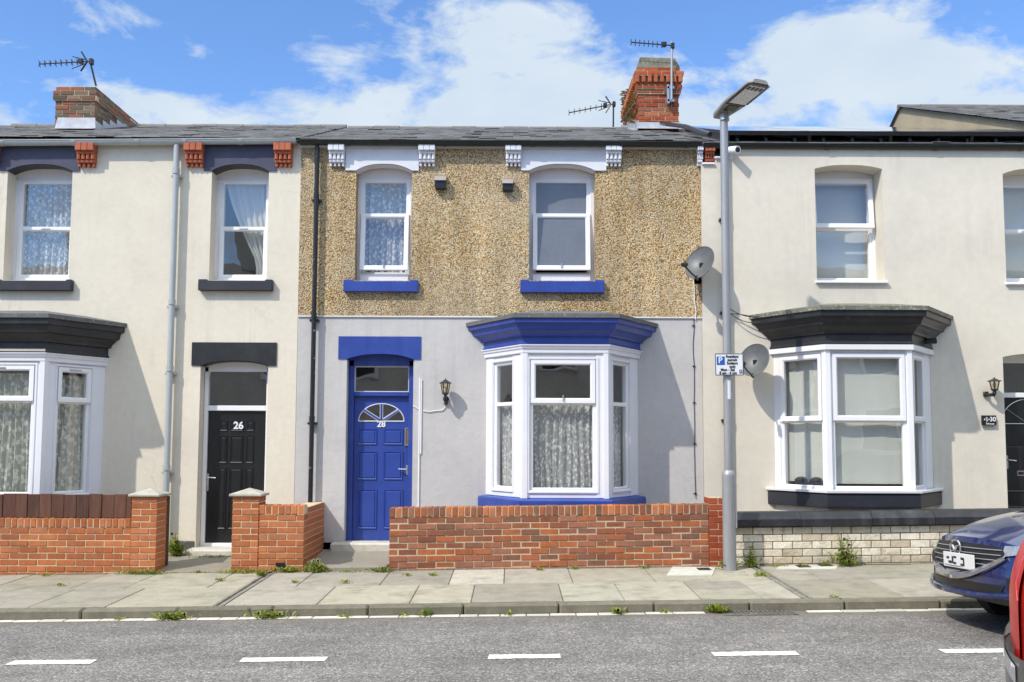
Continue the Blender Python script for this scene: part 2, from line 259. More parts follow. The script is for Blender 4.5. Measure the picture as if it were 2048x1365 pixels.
os_ = t.nodes.new('ShaderNodeMapRange'); os_.inputs[1].default_value = .70; os_.inputs[2].default_value = .78; os_.inputs[4].default_value = .55; l(rn(1.1, 2), os_.inputs[0])   # oil drips
mo = t.nodes.new('ShaderNodeMixRGB'); mo.inputs[2].default_value = (.06, .055, .052, 1); l(os_.outputs[0], mo.inputs[0]); l(mg.outputs[0], mo.inputs[1]); l(mo.outputs[0], b.inputs['Base Color'])
bp = t.nodes.new('ShaderNodeBump'); bp.invert = True; bp.inputs['Strength'].default_value = .5; bp.inputs['Distance'].default_value = .005
l(v.outputs['Distance'], bp.inputs['Height']); l(bp.outputs[0], b.inputs['Normal'])
m, t, o, l = nodes_of('leaf')
a = t.nodes.new('ShaderNodeAttribute'); a.attribute_name = 'Col'; df = t.nodes.new('ShaderNodeBsdfDiffuse'); tl = t.nodes.new('ShaderNodeBsdfTranslucent'); ms = t.nodes.new('ShaderNodeMixShader'); ms.inputs[0].default_value = .4
l(a.outputs['Color'], df.inputs[0]); l(a.outputs['Color'], tl.inputs[0]); l(df.outputs[0], ms.inputs[1]); l(tl.outputs[0], ms.inputs[2]); l(ms.outputs[0], o.inputs[0])
def glass(name, tintc=(1, 1, 1), ior=1.7, wob=.05, wsc=2.2, rough=0.0):
    m, t, o, l = nodes_of(name)
    tr = t.nodes.new('ShaderNodeBsdfTransparent'); tr.inputs[0].default_value = (*tintc, 1)
    gl = t.nodes.new('ShaderNodeBsdfGlossy'); gl.inputs['Roughness'].default_value = rough
    lw_ = t.nodes.new('ShaderNodeLayerWeight'); lw_.inputs[0].default_value = .5
    pw = t.nodes.new('ShaderNodeMath'); pw.operation = 'POWER'; pw.inputs[1].default_value = 5; l(lw_.outputs['Facing'], pw.inputs[0])
    f0 = ((ior - 1) / (ior + 1)) ** 2 * 1.75
    fr = t.nodes.new('ShaderNodeMath'); fr.operation = 'MULTIPLY_ADD'; fr.inputs[1].default_value = 1 - f0; fr.inputs[2].default_value = f0; l(pw.outputs[0], fr.inputs[0])
    g = t.nodes.new('ShaderNodeNewGeometry'); n = t.nodes.new('ShaderNodeTexNoise'); n.inputs['Scale'].default_value = wsc; n.inputs['Detail'].default_value = 1; l(g.outputs['Position'], n.inputs['Vector'])
    bp = t.nodes.new('ShaderNodeBump'); bp.inputs['Strength'].default_value = wob; bp.inputs['Distance'].default_value = .05; l(n.outputs['Fac'], bp.inputs['Height'])
    l(bp.outputs[0], gl.inputs['Normal']); l(bp.outputs[0], lw_.inputs['Normal'])
    mxs = t.nodes.new('ShaderNodeMixShader'); l(fr.outputs[0], mxs.inputs[0]); l(tr.outputs[0], mxs.inputs[1]); l(gl.outputs[0], mxs.inputs[2]); l(mxs.outputs[0], o.inputs[0])
glass('window_glass', (.95, .97, .96), 2.0)
glass('lantern_glass', (.9, .85, .7), 1.45, 0)
mat('frosted_glass', (.17, .18, .20), .12, .08, 2, 0, spec=.8)
def lace(name, scale, dens, col=(.82, .82, .82), lo=.15, hi=.75):
    m, t, o, l = nodes_of(name)
    g = t.nodes.new('ShaderNodeNewGeometry')
    mpn = t.nodes.new('ShaderNodeMapping'); mpn.inputs['Scale'].default_value = (1, 1, .8); l(g.outputs['Position'], mpn.inputs[0])
    v = t.nodes.new('ShaderNodeTexVoronoi'); v.feature = 'SMOOTH_F1'; v.inputs['Scale'].default_value = scale; v.inputs['Smoothness'].default_value = .3; l(mpn.outputs[0], v.inputs['Vector'])
    n = t.nodes.new('ShaderNodeTexNoise'); n.inputs['Scale'].default_value = scale * 2.2; n.inputs['Detail'].default_value = 4; n.inputs['Distortion'].default_value = 1.6; l(mpn.outputs[0], n.inputs['Vector'])
    su = t.nodes.new('ShaderNodeMath'); su.operation = 'SUBTRACT'; l(n.outputs['Fac'], su.inputs[0]); l(v.outputs['Distance'], su.inputs[1])
    mr = t.nodes.new('ShaderNodeMapRange'); mr.inputs[1].default_value = dens; mr.inputs[2].default_value = dens + .12; mr.inputs[3].default_value = lo; mr.inputs[4].default_value = hi; l(su.outputs[0], mr.inputs[0])
    df = t.nodes.new('ShaderNodeBsdfDiffuse'); df.inputs[0].default_value = (*col, 1); tl = t.nodes.new('ShaderNodeBsdfTranslucent'); tl.inputs[0].default_value = (*col, 1)
    ms = t.nodes.new('ShaderNodeMixShader'); ms.inputs[0].default_value = .25; l(df.outputs[0], ms.inputs[1]); l(tl.outputs[0], ms.inputs[2])
    tr = t.nodes.new('ShaderNodeBsdfTransparent'); m2 = t.nodes.new('ShaderNodeMixShader'); l(mr.outputs[0], m2.inputs[0]); l(tr.outputs[0], m2.inputs[1]); l(ms.outputs[0], m2.inputs[2]); l(m2.outputs[0], o.inputs[0])
lace('net_lace', 22, .04, (.95, .95, .95), lo=.50, hi=1.0)
lace('net_lace_dense', 17, .0, (.93, .93, .84), .52, 1.0)
lace('sheer_white', 3, -.6, (.85, .85, .85), .75, .92)
lace('blind_white', 2, -.9, (.95, .95, .88), .97, .99)
m, t, o, l = nodes_of('tail_red')
b = t.nodes.new('ShaderNodeBsdfPrincipled'); b.inputs['Base Color'].default_value = (.50, .012, .010, 1); b.inputs['Roughness'].default_value = .3; b.inputs['Specular IOR Level'].default_value = .2; b.inputs['Coat Weight'].default_value = .12; b.inputs['Coat Roughness'].default_value = .02
b.inputs['Subsurface Weight'].default_value = 0; g = t.nodes.new('ShaderNodeNewGeometry')
v = t.nodes.new('ShaderNodeTexVoronoi'); v.inputs['Scale'].default_value = 220; l(g.outputs['Position'], v.inputs['Vector'])
bp = t.nodes.new('ShaderNodeBump'); bp.inputs['Strength'].default_value = .25; bp.inputs['Distance'].default_value = .002; l(v.outputs['Distance'], bp.inputs['Height']); l(bp.outputs[0], b.inputs['Normal']); l(b.outputs[0], o.inputs[0])
mat('tail_pink', (.50, .09, .085), .2, .1, 20, 0, coat=1)
mat('lens_clear', (.34, .36, .40), .12, .25, 30, 0, coat=1, metal=.3)
m, t, o, l = nodes_of('solar_cell')
b = t.nodes.new('ShaderNodeBsdfPrincipled'); b.inputs['Base Color'].default_value = (.02, .028, .10, 1); b.inputs['Roughness'].default_value = .12; b.inputs['Coat Weight'].default_value = 1; b.inputs['Coat Roughness'].default_value = .04; l(b.outputs[0], o.inputs[0])
MATS['solar_cell'] = m
# ------------------------------------------------------------------ mesh builder
def chamfer(x0, x1, y0, y1, z0, z1, b):
    vs = []; idx = {}
    X_, Y_, Z_ = (x0, x1), (y0, y1), (z0, z1)
    for i in (0, 1):
        for j in (0, 1):
            for k in (0, 1):
                sx, sy, sz = (b, -b)[i], (b, -b)[j], (b, -b)[k]
                idx[i, j, k, 'x'] = len(vs); vs.append((X_[i], Y_[j] + sy, Z_[k] + sz))
                idx[i, j, k, 'y'] = len(vs); vs.append((X_[i] + sx, Y_[j], Z_[k] + sz))
                idx[i, j, k, 'z'] = len(vs); vs.append((X_[i] + sx, Y_[j] + sy, Z_[k]))
    fs = []
    for i in (0, 1): fs.append([idx[i, a, c, 'x'] for a, c in ((0, 0), (1, 0), (1, 1), (0, 1))])
    for j in (0, 1): fs.append([idx[a, j, c, 'y'] for a, c in ((0, 0), (1, 0), (1, 1), (0, 1))])
    for k in (0, 1): fs.append([idx[a, c, k, 'z'] for a, c in ((0, 0), (1, 0), (1, 1), (0, 1))])
    for a in (0, 1):
        for c in (0, 1):
            fs.append([idx[0, a, c, 'y'], idx[1, a, c, 'y'], idx[1, a, c, 'z'], idx[0, a, c, 'z']])
            fs.append([idx[a, 0, c, 'x'], idx[a, 1, c, 'x'], idx[a, 1, c, 'z'], idx[a, 0, c, 'z']])
            fs.append([idx[a, c, 0, 'x'], idx[a, c, 1, 'x'], idx[a, c, 1, 'y'], idx[a, c, 0, 'y']])
            for k in (0, 1): fs.append([idx[a, c, k, q] for q in 'xyz'])
    return vs, fs
class MB:
    def __init__(s, mat_='white_upvc', zf=None):
        s.v, s.f, s.c, s.mi = [], [], [], []; s.mats = mat_ if isinstance(mat_, (list, tuple)) else [mat_]
        s.m = 0; s.col = (1, 1, 1); s.M = Matrix(); s.zf = zf; s.smooth = False
    def add(s, vs, fs):
        n = len(s.v)
        for p in vs:
            q = s.M @ Vector(p)
            if s.zf: q.z += s.zf(q.x, q.y)
            s.v.append(q); s.c.append(s.col)
        for f in fs: s.f.append([i + n for i in f]); s.mi.append(s.m)
    def box(s, x0, x1, y0, y1, z0, z1, b=0):
        if x1 < x0: x0, x1 = x1, x0
        if y1 < y0: y0, y1 = y1, y0
        if z1 < z0: z0, z1 = z1, z0
        if b: b = min(b, (x1 - x0) * .45, (y1 - y0) * .45, (z1 - z0) * .45); s.add(*chamfer(x0, x1, y0, y1, z0, z1, b)); return
        s.add([(x0, y0, z0), (x1, y0, z0), (x1, y1, z0), (x0, y1, z0), (x0, y0, z1), (x1, y0, z1), (x1, y1, z1), (x0, y1, z1)],
              [(0, 1, 5, 4), (1, 2, 6, 5), (2, 3, 7, 6), (3, 0, 4, 7), (4, 5, 6, 7), (3, 2, 1, 0)])
    def prism(s, poly, y0, y1):                      # poly in (x, z)
        n = len(poly)
        s.add([(x, y0, z) for x, z in poly] + [(x, y1, z) for x, z in poly],
              [list(range(n)), list(range(2 * n - 1, n - 1, -1))] + [[i, i + n, (i + 1) % n + n, (i + 1) % n] for i in range(n)])
    def plan(s, poly, z0, z1):                       # poly in (x, y)
        n = len(poly)
        s.add([(x, y, z0) for x, y in poly] + [(x, y, z1) for x, y in poly],
              [list(range(n)), list(range(2 * n - 1, n - 1, -1))] + [[i, i + n, (i + 1) % n + n, (i + 1) % n] for i in range(n)])
    def ring(s, x0, x1, z0, z1, prof):               # mitred frame, prof = [(inset, y)]
        vs = []
        for t, y in prof: vs += [(x0 + t, y, z0 + t), (x1 - t, y, z0 + t), (x1 - t, y, z1 - t), (x0 + t, y, z1 - t)]
        fs = []
        for k in range(len(prof) - 1):
            for i in range(4): fs.append([k * 4 + i, k * 4 + (i + 1) % 4, k * 4 + 4 + (i + 1) % 4, k * 4 + 4 + i])
        s.add(vs, fs)
    def tube(s, pts, r, n=10, caps=True):
        pts = [Vector(p) for p in pts]; rs = r if isinstance(r, (list, tuple)) else [r] * len(pts)
        vs, fs = [], []
        for i, p in enumerate(pts):
            d = (pts[min(i + 1, len(pts) - 1)] - pts[max(i - 1, 0)]).normalized()
            a = d.cross(Vector((0, 0, 1)) if abs(d.z) < .9 else Vector((1, 0, 0))).normalized(); bb = d.cross(a)
            for k in range(n):
                an = 2 * math.pi * k / n; vs.append(p + (a * math.cos(an) + bb * math.sin(an)) * rs[i])
        for i in range(len(pts) - 1):
            for k in range(n): fs.append([i * n + k, i * n + (k + 1) % n, i * n + n + (k + 1) % n, i * n + n + k])
        if caps: fs += [list(range(n)), list(range(len(vs) - 1, len(vs) - n - 1, -1))]
        s.add(vs, fs)
    def lathe(s, prof, cx, cy, n=16):                # prof = [(r, z)]
        vs = [(cx + r * math.cos(2 * math.pi * k / n), cy + r * math.sin(2 * math.pi * k / n), z) for r, z in prof for k in range(n)]
        fs = [[i * n + k, i * n + (k + 1) % n, i * n + n + (k + 1) % n, i * n + n + k] for i in range(len(prof) - 1) for k in range(n)]
        fs += [list(range(n - 1, -1, -1)), list(range(len(vs) - n, len(vs)))]
        s.add(vs, fs)
    def grid(s, fn, nu, nv):
        vs = [fn(i / nu, j / nv) for j in range(nv + 1) for i in range(nu + 1)]
        s.add(vs, [[j * (nu + 1) + i, j * (nu + 1) + i + 1, (j + 1) * (nu + 1) + i + 1, (j + 1) * (nu + 1) + i] for j in range(nv) for i in range(nu)])
    def text(s, body, size, x, z, y, ext=.001, align='CENTER', bold=0.0):
        cu = bpy.data.curves.new('lettering', 'FONT'); cu.body = body; cu.size = size; cu.align_x = align; cu.align_y = 'CENTER'; cu.extrude = ext; cu.offset = bold; cu.resolution_u = 4
        ob = bpy.data.objects.new('lettering', cu); COL.objects.link(ob)
        me = bpy.data.meshes.new_from_object(ob.evaluated_get(bpy.context.evaluated_depsgraph_get()))
        s.add([(x + p.co.x, y - p.co.z, z + p.co.y) for p in me.vertices], [list(p.vertices) for p in me.polygons])
        bpy.data.objects.remove(ob); bpy.data.curves.remove(cu); bpy.data.meshes.remove(me)
    def build(s, name, parent=None, smooth=None, weld=False, sub=0):
        off = Vector((0, 0, 0)); r = parent
        while r is not None: off += r.location; r = r.parent
        me = bpy.data.meshes.new(name)
        me.from_pydata([tuple(p - off) for p in s.v], [], s.f)
        for q in s.mats: me.materials.append(MATS[q])
        me.polygons.foreach_set('material_index', s.mi)
        ca = me.color_attributes.new('Col', 'FLOAT_COLOR', 'POINT')
        ca.data.foreach_set('color', [w for c in s.c for w in (c[0], c[1], c[2], 1.0)])
        bm = bmesh.new(); bm.from_mesh(me)
        if weld: bmesh.ops.remove_doubles(bm, verts=bm.verts, dist=1e-4)
        bmesh.ops.recalc_face_normals(bm, faces=bm.faces); bm.to_mesh(me); bm.free()
        sm = s.smooth if smooth is None else smooth
        if sm:
            me.polygons.foreach_set('use_smooth', [True] * len(me.polygons))
            try: me.set_sharp_from_angle(angle=math.radians(38))
            except Exception: pass
        ob = bpy.data.objects.new(name, me); COL.objects.link(ob)
        if parent is not None: ob.parent = parent
        if sub:
            md = ob.modifiers.new('smooth', 'SUBSURF'); md.levels = sub; md.render_levels = sub
        return ob
def tag(o, label=None, cat=None, group=None, kind=None):
    if label: o['label'] = label
    if cat: o['category'] = cat
    if group: o['group'] = group
    if kind: o['kind'] = kind
    return o
def thing(name, loc, label, cat, group=None):
    o = bpy.data.objects.new(name, None); COL.objects.link(o); o.location = loc; o.empty_display_size = .2
    return tag(o, label, cat, group)
def slab(name, outer, holes, y0, y1, mat_, parent):
    """upright sheet with openings: outline and holes in (x, z)"""
    cu = bpy.data.curves.new(name, 'CURVE'); cu.dimensions = '2D'; cu.fill_mode = 'BOTH'; cu.extrude = (y1 - y0) / 2
    for poly in [outer] + holes:
        sp_ = cu.splines.new('POLY'); sp_.points.add(len(poly) - 1); sp_.use_cyclic_u = True
        for i, (x, z) in enumerate(poly): sp_.points[i].co = (x, z, 0, 1)
    ob = bpy.data.objects.new(name, cu); COL.objects.link(ob)
    me = bpy.data.meshes.new_from_object(ob.evaluated_get(bpy.context.evaluated_depsgraph_get()))
    mb = MB(mat_); mb.add([(p.co.x, (y0 + y1) / 2 - p.co.z, p.co.y) for p in me.vertices], [list(p.vertices) for p in me.polygons])
    bpy.data.objects.remove(ob); bpy.data.curves.remove(cu); bpy.data.meshes.remove(me)
    return mb.build(name, parent, weld=True)
def rect(x0, x1, z0, z1): return [(x0, z0), (x1, z0), (x1, z1), (x0, z1)]
def arch_top(x0, x1, zs, zt, n=14):                  # right to left along a flat arch with eased shoulders
    pts = []
    for i in range(n + 1):
        t = i / n; u = 2 * t - 1
        pts.append((x1 + (x0 - x1) * t, zs + (zt - zs) * (1 - abs(u) ** 2.6)))
    return pts
def arched(x0, x1, z0, zs, zt): return [(x0, z0), (x1, z0)] + arch_top(x0, x1, zs, zt)
def arched_lintel(lx0, lx1, z0, z1, ox0, ox1, zt):   # a beam whose underside is cut by the arch
    return [(lx0, z1), (lx0, z0), (ox0, z0)] + arch_top(ox0, ox1, z0, zt)[::-1] + [(lx1, z0), (lx1, z1)]
# ------------------------------------------------------------------ ground
def road_z(x, y):
    t = min(abs(y - 6.1) / 3.39, 1.2)
    return SLOPE * x - .143 + .035 * (1 - t * t)
mb = MB('joint_dirt'); mb.grid(lambda u, v: (-150 + 300 * u, -60 + 260 * v, SLOPE * (-150 + 300 * u) - .45), 8, 8); tag(mb.build('ground'), kind='structure')
mb = MB('asphalt'); mb.grid(lambda u, v: (-40 + 80 * u, 2.71 + 6.80 * v, road_z(-40 + 80 * u, 2.71 + 6.80 * v)), 40, 12); tag(mb.build('road', smooth=True), kind='structure')
KY0, KY1 = 9.49, 9.64
def kerb_row(mb, y0, y1, ztop, x0, x1, step=.915, seed=3):
    rnd = random.Random(seed); x = x0
    while x < x1:
        k = rnd.uniform(.85, 1.12); mb.col = (.175 * k, .160 * k, .125 * k)
        mb.box(x + .005, x + step - .005, y0 + rnd.uniform(-.004, .004), y1, ztop - .25, ztop + rnd.uniform(-.004, .004), .018); x += step
mb = MB('kerb_granite', zf=lambda x, y: SLOPE * x); kx = X(927, 1210, 9.49); kerb_row(mb, KY0, KY1, -.05, kx - .915 * 16, kx + .915 * 16)
tag(mb.build('kerb'), kind='structure')
# channel of pale setts at the foot of the kerb
mb = MB('channel_sett', zf=lambda x, y: SLOPE * x); rnd = random.Random(5); x = -13.0
GX0, GX1 = X(1462, 1220, 9.4), X(1588, 1220, 9.4)
while x < 13:
    w = rnd.uniform(.17, .34)
    if not (GX0 - .12 < x < GX1 + .02) and not (GX0 - .12 < x + w < GX1 + .02):
        k = rnd.uniform(.75, 1.1); mb.col = (.62 * k, .60 * k, .53 * k)
        mb.box(x, x + w - .008, 9.385 + rnd.uniform(-.012, .02), 9.482, -.25, -.136 + rnd.uniform(-.003, .003), .006)
    x += w
tag(mb.build('road_channel'), kind='structure')
# pavement of flags in two courses, with two cast rain channels left open
CH = [(-2.90, -2.79), (2.83, 2.94)]
mb = MB(['joint_dirt', 'flagstone', 'step_stone'], zf=gz)
mb.grid(lambda u, v: (-16 + 32 * u, 9.60 + 2.2 * v, -.022), 8, 2); mb.m = 1
rnd = random.Random(11)
def flag(x0, x1, y0, y1, m=1, k=None):
    k = k or rnd.uniform(.80, 1.08); mb.col = (.365 * k, .338 * k * rnd.uniform(.98, 1.01), .278 * k * rnd.uniform(.95, 1.02)); mb.m = m
    dz = rnd.uniform(-.003, .003); gp = .0035
    mb.box(x0 + gp, x1 - gp, y0 + gp, y1 - gp, -.06, dz, .006)
cuts = [(-15.5, -2.90), (-2.79, 2.83), (2.94, 15.5)]
for y0, y1 in ((9.645, 10.69), (10.69, 11.735)):
    for a, b_ in cuts:
        x = a + (rnd.uniform(.3, .6) if y0 > 10 else 0)
        if y0 > 10: flag(a, x, y0, y1)
        while x < b_ - .01:
            w = rnd.choice((.6, .75, .9, .9)); x1 = x + w
            if b_ - x1 < .3: x1 = b_
            hit = None
            if y0 > 10 and abs((x + x1) / 2 - .0) < .0: hit = 2
            if y0 > 10 and x < X(905, 1150, 11.2) < x1 and a < 0 < b_: flag(x, x1, y0, y1, 1, 1.28)
            elif rnd.random() < .22: ym = (y0 + y1) / 2 + rnd.uniform(-.1, .1); flag(x, x1, y0, ym); flag(x, x1, ym, y1)
            else: flag(x, x1, y0, y1)
            x = x1
tag(mb.build('pavement'), kind='structure')
mb = MB('concrete_path', zf=lambda x, y: SLOPE * x); mb.grid(lambda u, v: (-14 + 28 * u, 11.735 + 1.3 * v, .003 + .125 * v), 20, 4)
tag(mb.build('garden_path'), kind='structure')
# far side of the street, behind the photographer
mb = MB('flagstone', zf=lambda x, y: SLOPE * x); mb.col = (.38, .36, .31); mb.box(-40, 40, -2.5, 2.7, -.3, -.04); tag(mb.build('far_pavement'), kind='structure')
for i, (a, b_, yy, w) in enumerate(((12, 196, 1313, 0), (475, 661, 1308, 0), (969, 1130, 1302.5, 0), (1418, 1602, 1294.5, 0), (1876, 2056, 1287, 0))):
    Yd = 7.5; xa, xb = X(a + 8, yy, Yd), X(b_ - 8, yy, Yd); zz = Z(yy, (a + b_) / 2, Yd)
    mb = MB('road_paint', zf=lambda x, y: road_z(x, y)); rnd = random.Random(i)
    n = 26; up, lo = [], []
    for k in range(n + 1):
        xx = xa + (xb - xa) * k / n; j = .006
        up.append((xx + rnd.uniform(-j, j), Yd + .07 + rnd.uniform(-j, j))); lo.append((xx + rnd.uniform(-j, j), Yd - .07 + rnd.uniform(-j, j)))
    vs = [(x, y, .004) for x, y in up + lo] ; mb.add(vs, [[k, k + 1, n + 2 + k, n + 1 + k] for k in range(n)])
    tag(mb.build('road_marking'), ('white painted dash farthest left on the road', 'white painted dash on the road below the narrow brick wall piece', 'white painted dash on the road in the middle, below the bay window',
        'white painted dash on the road below the lamp post', 'white painted dash on the road running behind the red car')[i], 'road marking', 'white dashes along the parking bay line')
# ------------------------------------------------------------------ brickwork
BR_ORANGE = [(0.5, 0.172, 0.068), (0.46, 0.153, 0.06), (0.54, 0.191, 0.076), (0.42, 0.135, 0.054), (0.5, 0.186, 0.088)]
BR_MIXED = [(0.31, 0.113, 0.06), (0.388, 0.131, 0.06), (0.262, 0.099, 0.058), (0.339, 0.135, 0.08), (0.427, 0.135, 0.054), (0.242, 0.113, 0.072), (0.349, 0.149, 0.092)]
BR_RED = [(0.357, 0.077, 0.032), (0.315, 0.063, 0.027), (0.391, 0.09, 0.036)]
BR_OLD = [(.24, .115, .075), (.20, .115, .08), (.18, .14, .10), (.28, .105, .06), (.15, .12, .085), (.26, .16, .115), (.13, .10, .07)]
def bricks(mb, x0, x1, yf, th, z0, nc, cols, seed=0, pitch=.075, bl=.225, jit=.004, half0=False, mm=0, mk=1, depth_split=False, h=.065):
    """courses of separate bricks with recessed mortar; bricks run through the thickness so returns show too"""
    rnd = random.Random(seed); J = .010
    mb.m = mk; mb.col = (1, 1, 1); mb.box(x0 + .006, x1 - .006, yf + .007, yf + th - .007, z0 - .02, z0 + nc * pitch - .006)
    mb.m = mm
    for c in range(nc):
        z = z0 + c * pitch; x = x0 - (bl / 2 if (c + half0) % 2 else 0)
        while x < x1 - .012:
            a, b_ = max(x, x0), min(x + bl - J, x1)
            if x1 - (x + bl) < .045: b_ = x1
            if b_ - a > .012:
                k = rnd.uniform(.80, 1.0); q = rnd.choice(cols); mb.col = tuple(w * k for w in q)
                f = rnd.uniform(-jit, jit)
                mb.box(a, b_, yf + f, yf + th + rnd.uniform(-jit, jit), z + rnd.uniform(-.0015, .0015), z + h + rnd.uniform(-.0015, .0015), .005)
            if b_ == x1: break
            x += bl
def on_edge(mb, x0, x1, yf, th, z0, cols, seed=0, h=.105, mm=0, mk=1):
    rnd = random.Random(seed); mb.m = mk; mb.col = (1, 1, 1); mb.box(x0 + .006, x1 - .006, yf + .007, yf + th - .007, z0 - .02, z0 + h - .008)
    mb.m = mm; x = x0; n = max(1, round((x1 - x0) / .0755)); w = (x1 - x0) / n
    for i in range(n):
        k = rnd.uniform(.8, 1.0); mb.col = tuple(q * k for q in rnd.choice(cols))
        mb.box(x0 + i * w, x0 + i * w + w - .010, yf + rnd.uniform(-.004, .004), yf + th + rnd.uniform(-.003, .003), z0, z0 + h + rnd.uniform(-.003, .003), .006)
# ------------------------------------------------------------------ windows
def win_frame(mb, x0, x1, z0, z1, y, w=.055, d=.06):
    mb.ring(x0, x1, z0, z1, [(0, y + d), (0, y), (w * .72, y), (w, y + .014), (w, y + d)])
def pane(x0, x1, z0, z1, y, parent, M=None, mat_='window_glass', name='pane'):
    mb = MB(mat_)
    if M is not None: mb.M = M
    mb.add([(x0, y, z0), (x1, y, z0), (x1, y, z1), (x0, y, z1)], [(0, 1, 2, 3)]); return mb.build(name, parent)
def room(parent, x0, x1, z0, z1, y0=FY + .245, dep=2.2, name='room_interior', extra=.4):
    mb = MB('room_wall'); a, b_, c, d = x0 - extra, x1 + extra, z0 - .3, z1 + .25
    y1 = y0 + dep
    mb.add([(a, y0, c), (b_, y0, c), (b_, y1, c), (a, y1, c), (a, y0, d), (b_, y0, d), (b_, y1, d), (a, y1, d)], [(1, 2, 6, 5), (2, 3, 7, 6), (3, 0, 4, 7), (4, 5, 6, 7), (3, 2, 1, 0)])
    return mb.build(name, parent)
def rot_top(zt, y, ang):                             # hinge at the top, foot swings out
    return Matrix.Translation((0, y, zt)) @ Matrix.Rotation(ang, 4, 'X') @ Matrix.Translation((0, -y, -zt))
def window(house, x0, x1, z0, zs, zt, zhead, zmid, rev, cfg, frame='white_upvc', sillm='navy_paint', sill=None, headm='white_timber', jamb=.05, glassm='window_glass', bottom=.05):
    """sash-proportioned window in an arched opening: head board, jambs, two lights, sill"""
    y = FY + rev
    f = MB(frame)
    win_frame(f, x0 + jamb, x1 - jamb, z0 + bottom, zhead, y + .03, .05, .07)
    f.box(x0 + jamb + .04, x1 - jamb - .04, y + .036, y + .09, zmid - .028, zmid + .028, .006)
    w = f.build('window', house)
    h = MB(headm)                                     # timber lining in the reveal round the frame
    h.prism([(x0 - .01, zhead), (x1 + .01, zhead)] + arch_top(x0 - .01, x1 + .01, zs + .01, zt + .015), y + .035, y + .075)
    h.box(x0 - .008, x0 + jamb, y + .012, y + .09, z0, zhead, .006); h.box(x1 - jamb, x1 + .008, y + .012, y + .09, z0, zhead, .006)
    h.box(x0 + jamb, x1 - jamb, y - .03, y + .09, z0 + .002, z0 + bottom + .012, .006)
    h.build('window_surround', w)
    xa, xb = x0 + jamb + .05, x1 - jamb - .05
    if cfg == 'low_open':                             # lower light hung open
        pane(xa, xb, zmid + .026, zhead - .05, y + .06, w, None, glassm)
        M_ = rot_top(zmid + .02, y + .02, -math.radians(5.5))
        s_ = MB(frame); s_.M = M_; win_frame(s_, x0 + jamb + .005, x1 - jamb - .005, z0 + bottom + .06, zmid + .03, y - .012, .062, .045); so_ = s_.build('opening_sash', w)
        pane(x0 + jamb + .06, x1 - jamb - .06, z0 + bottom + .115, zmid - .025, y + .012, w, M_, glassm)
        k = MB('steel'); k.M = M_; xm = (x0 + x1) / 2; k.box(xm - .008, xm + .008, y - .03, y - .006, z0 + bottom + .085, z0 + bottom + .15, .004); k.build('catch', w)
    elif cfg == 'top_open':
        pane(xa, xb, z0 + bottom + .05, zmid - .026, y + .06, w, None, glassm)
        M_ = rot_top(zhead, y + .02, -math.radians(6.5))
        s_ = MB(frame); s_.M = M_; win_frame(s_, x0 + jamb + .005, x1 - jamb - .005, zmid - .01, zhead + .01, y - .012, .062, .045); s_.build('opening_sash', w)
        pane(x0 + jamb + .06, x1 - jamb - .06, zmid + .045, zhead - .045, y + .012, w, M_, glassm)
    else:
        pane(xa, xb, zmid + .026, zhead - .05, y + .06, w, None, glassm); 
        s_ = MB(frame); win_frame(s_, x0 + jamb + .004, x1 - jamb - .004, z0 + bottom + .004, zmid + .02, y + .004, .062, .045)
        s_.build('opening_sash', w)
        pane(x0 + jamb + .06, x1 - jamb - .06, z0 + bottom + .06, zmid - .035, y + .03, w, None, glassm)
        k = MB('steel'); xm = (x0 + x1) / 2; k.box(xm - .06, xm + .06, y - .006, y + .004, zmid - .022, zmid - .006, .003); k.build('vent_slot', w)
    if sill:
        sx0, sx1, sb, st = sill; b_ = MB(sillm)
        b_.box(sx0, sx1, FY - .085, FY + .05, sb, st - .018, .006)
        b_.box(sx0, x0 - .002, FY - .083, FY + .04, st - .030, st, .006); b_.box(x1 + .002, sx1, FY - .083, FY + .04, st - .030, st, .006)
        b_.box(x0, x1, FY + .03, FY + rev + .02, sb + .01, st - .02)
        b_.build('sill', w)
    room(house, x0, x1, z0, zt)
    return w
def curtain(name, x0, x1, z0, z1, y, mat_, label, amp=.022, waves=None, seed=0, M=None, taper=None, nz=10):
    rnd = random.Random(seed); waves = waves or (x1 - x0) / .085
    ph = [rnd.uniform(0, 6.28) for _ in range(4)]
    mb = MB(mat_); mb.smooth = True
    if M is not None: mb.M = M
    def fn(u, v):
        a = (math.sin(u * waves * 6.283 + ph[0] + .6 * math.sin(3 * v + ph[3])) + .6 * math.sin(u * waves * 3.77 + ph[1] + 1.2 * v) + .35 * math.sin(u * waves * 13 + ph[2])) * amp * (.55 + .45 * (1 - v))
        lx0, lx1 = (x0, x1) if taper is None else taper(v, x0, x1)
        return (lx0 + (lx1 - lx0) * u + .01 * math.sin(5 * v + u * 9), y + a, z0 + (z1 - z0) * v)
    mb.grid(fn, int(waves * 12), nz)
    return tag(mb.build(name, None, True), label, 'curtain')
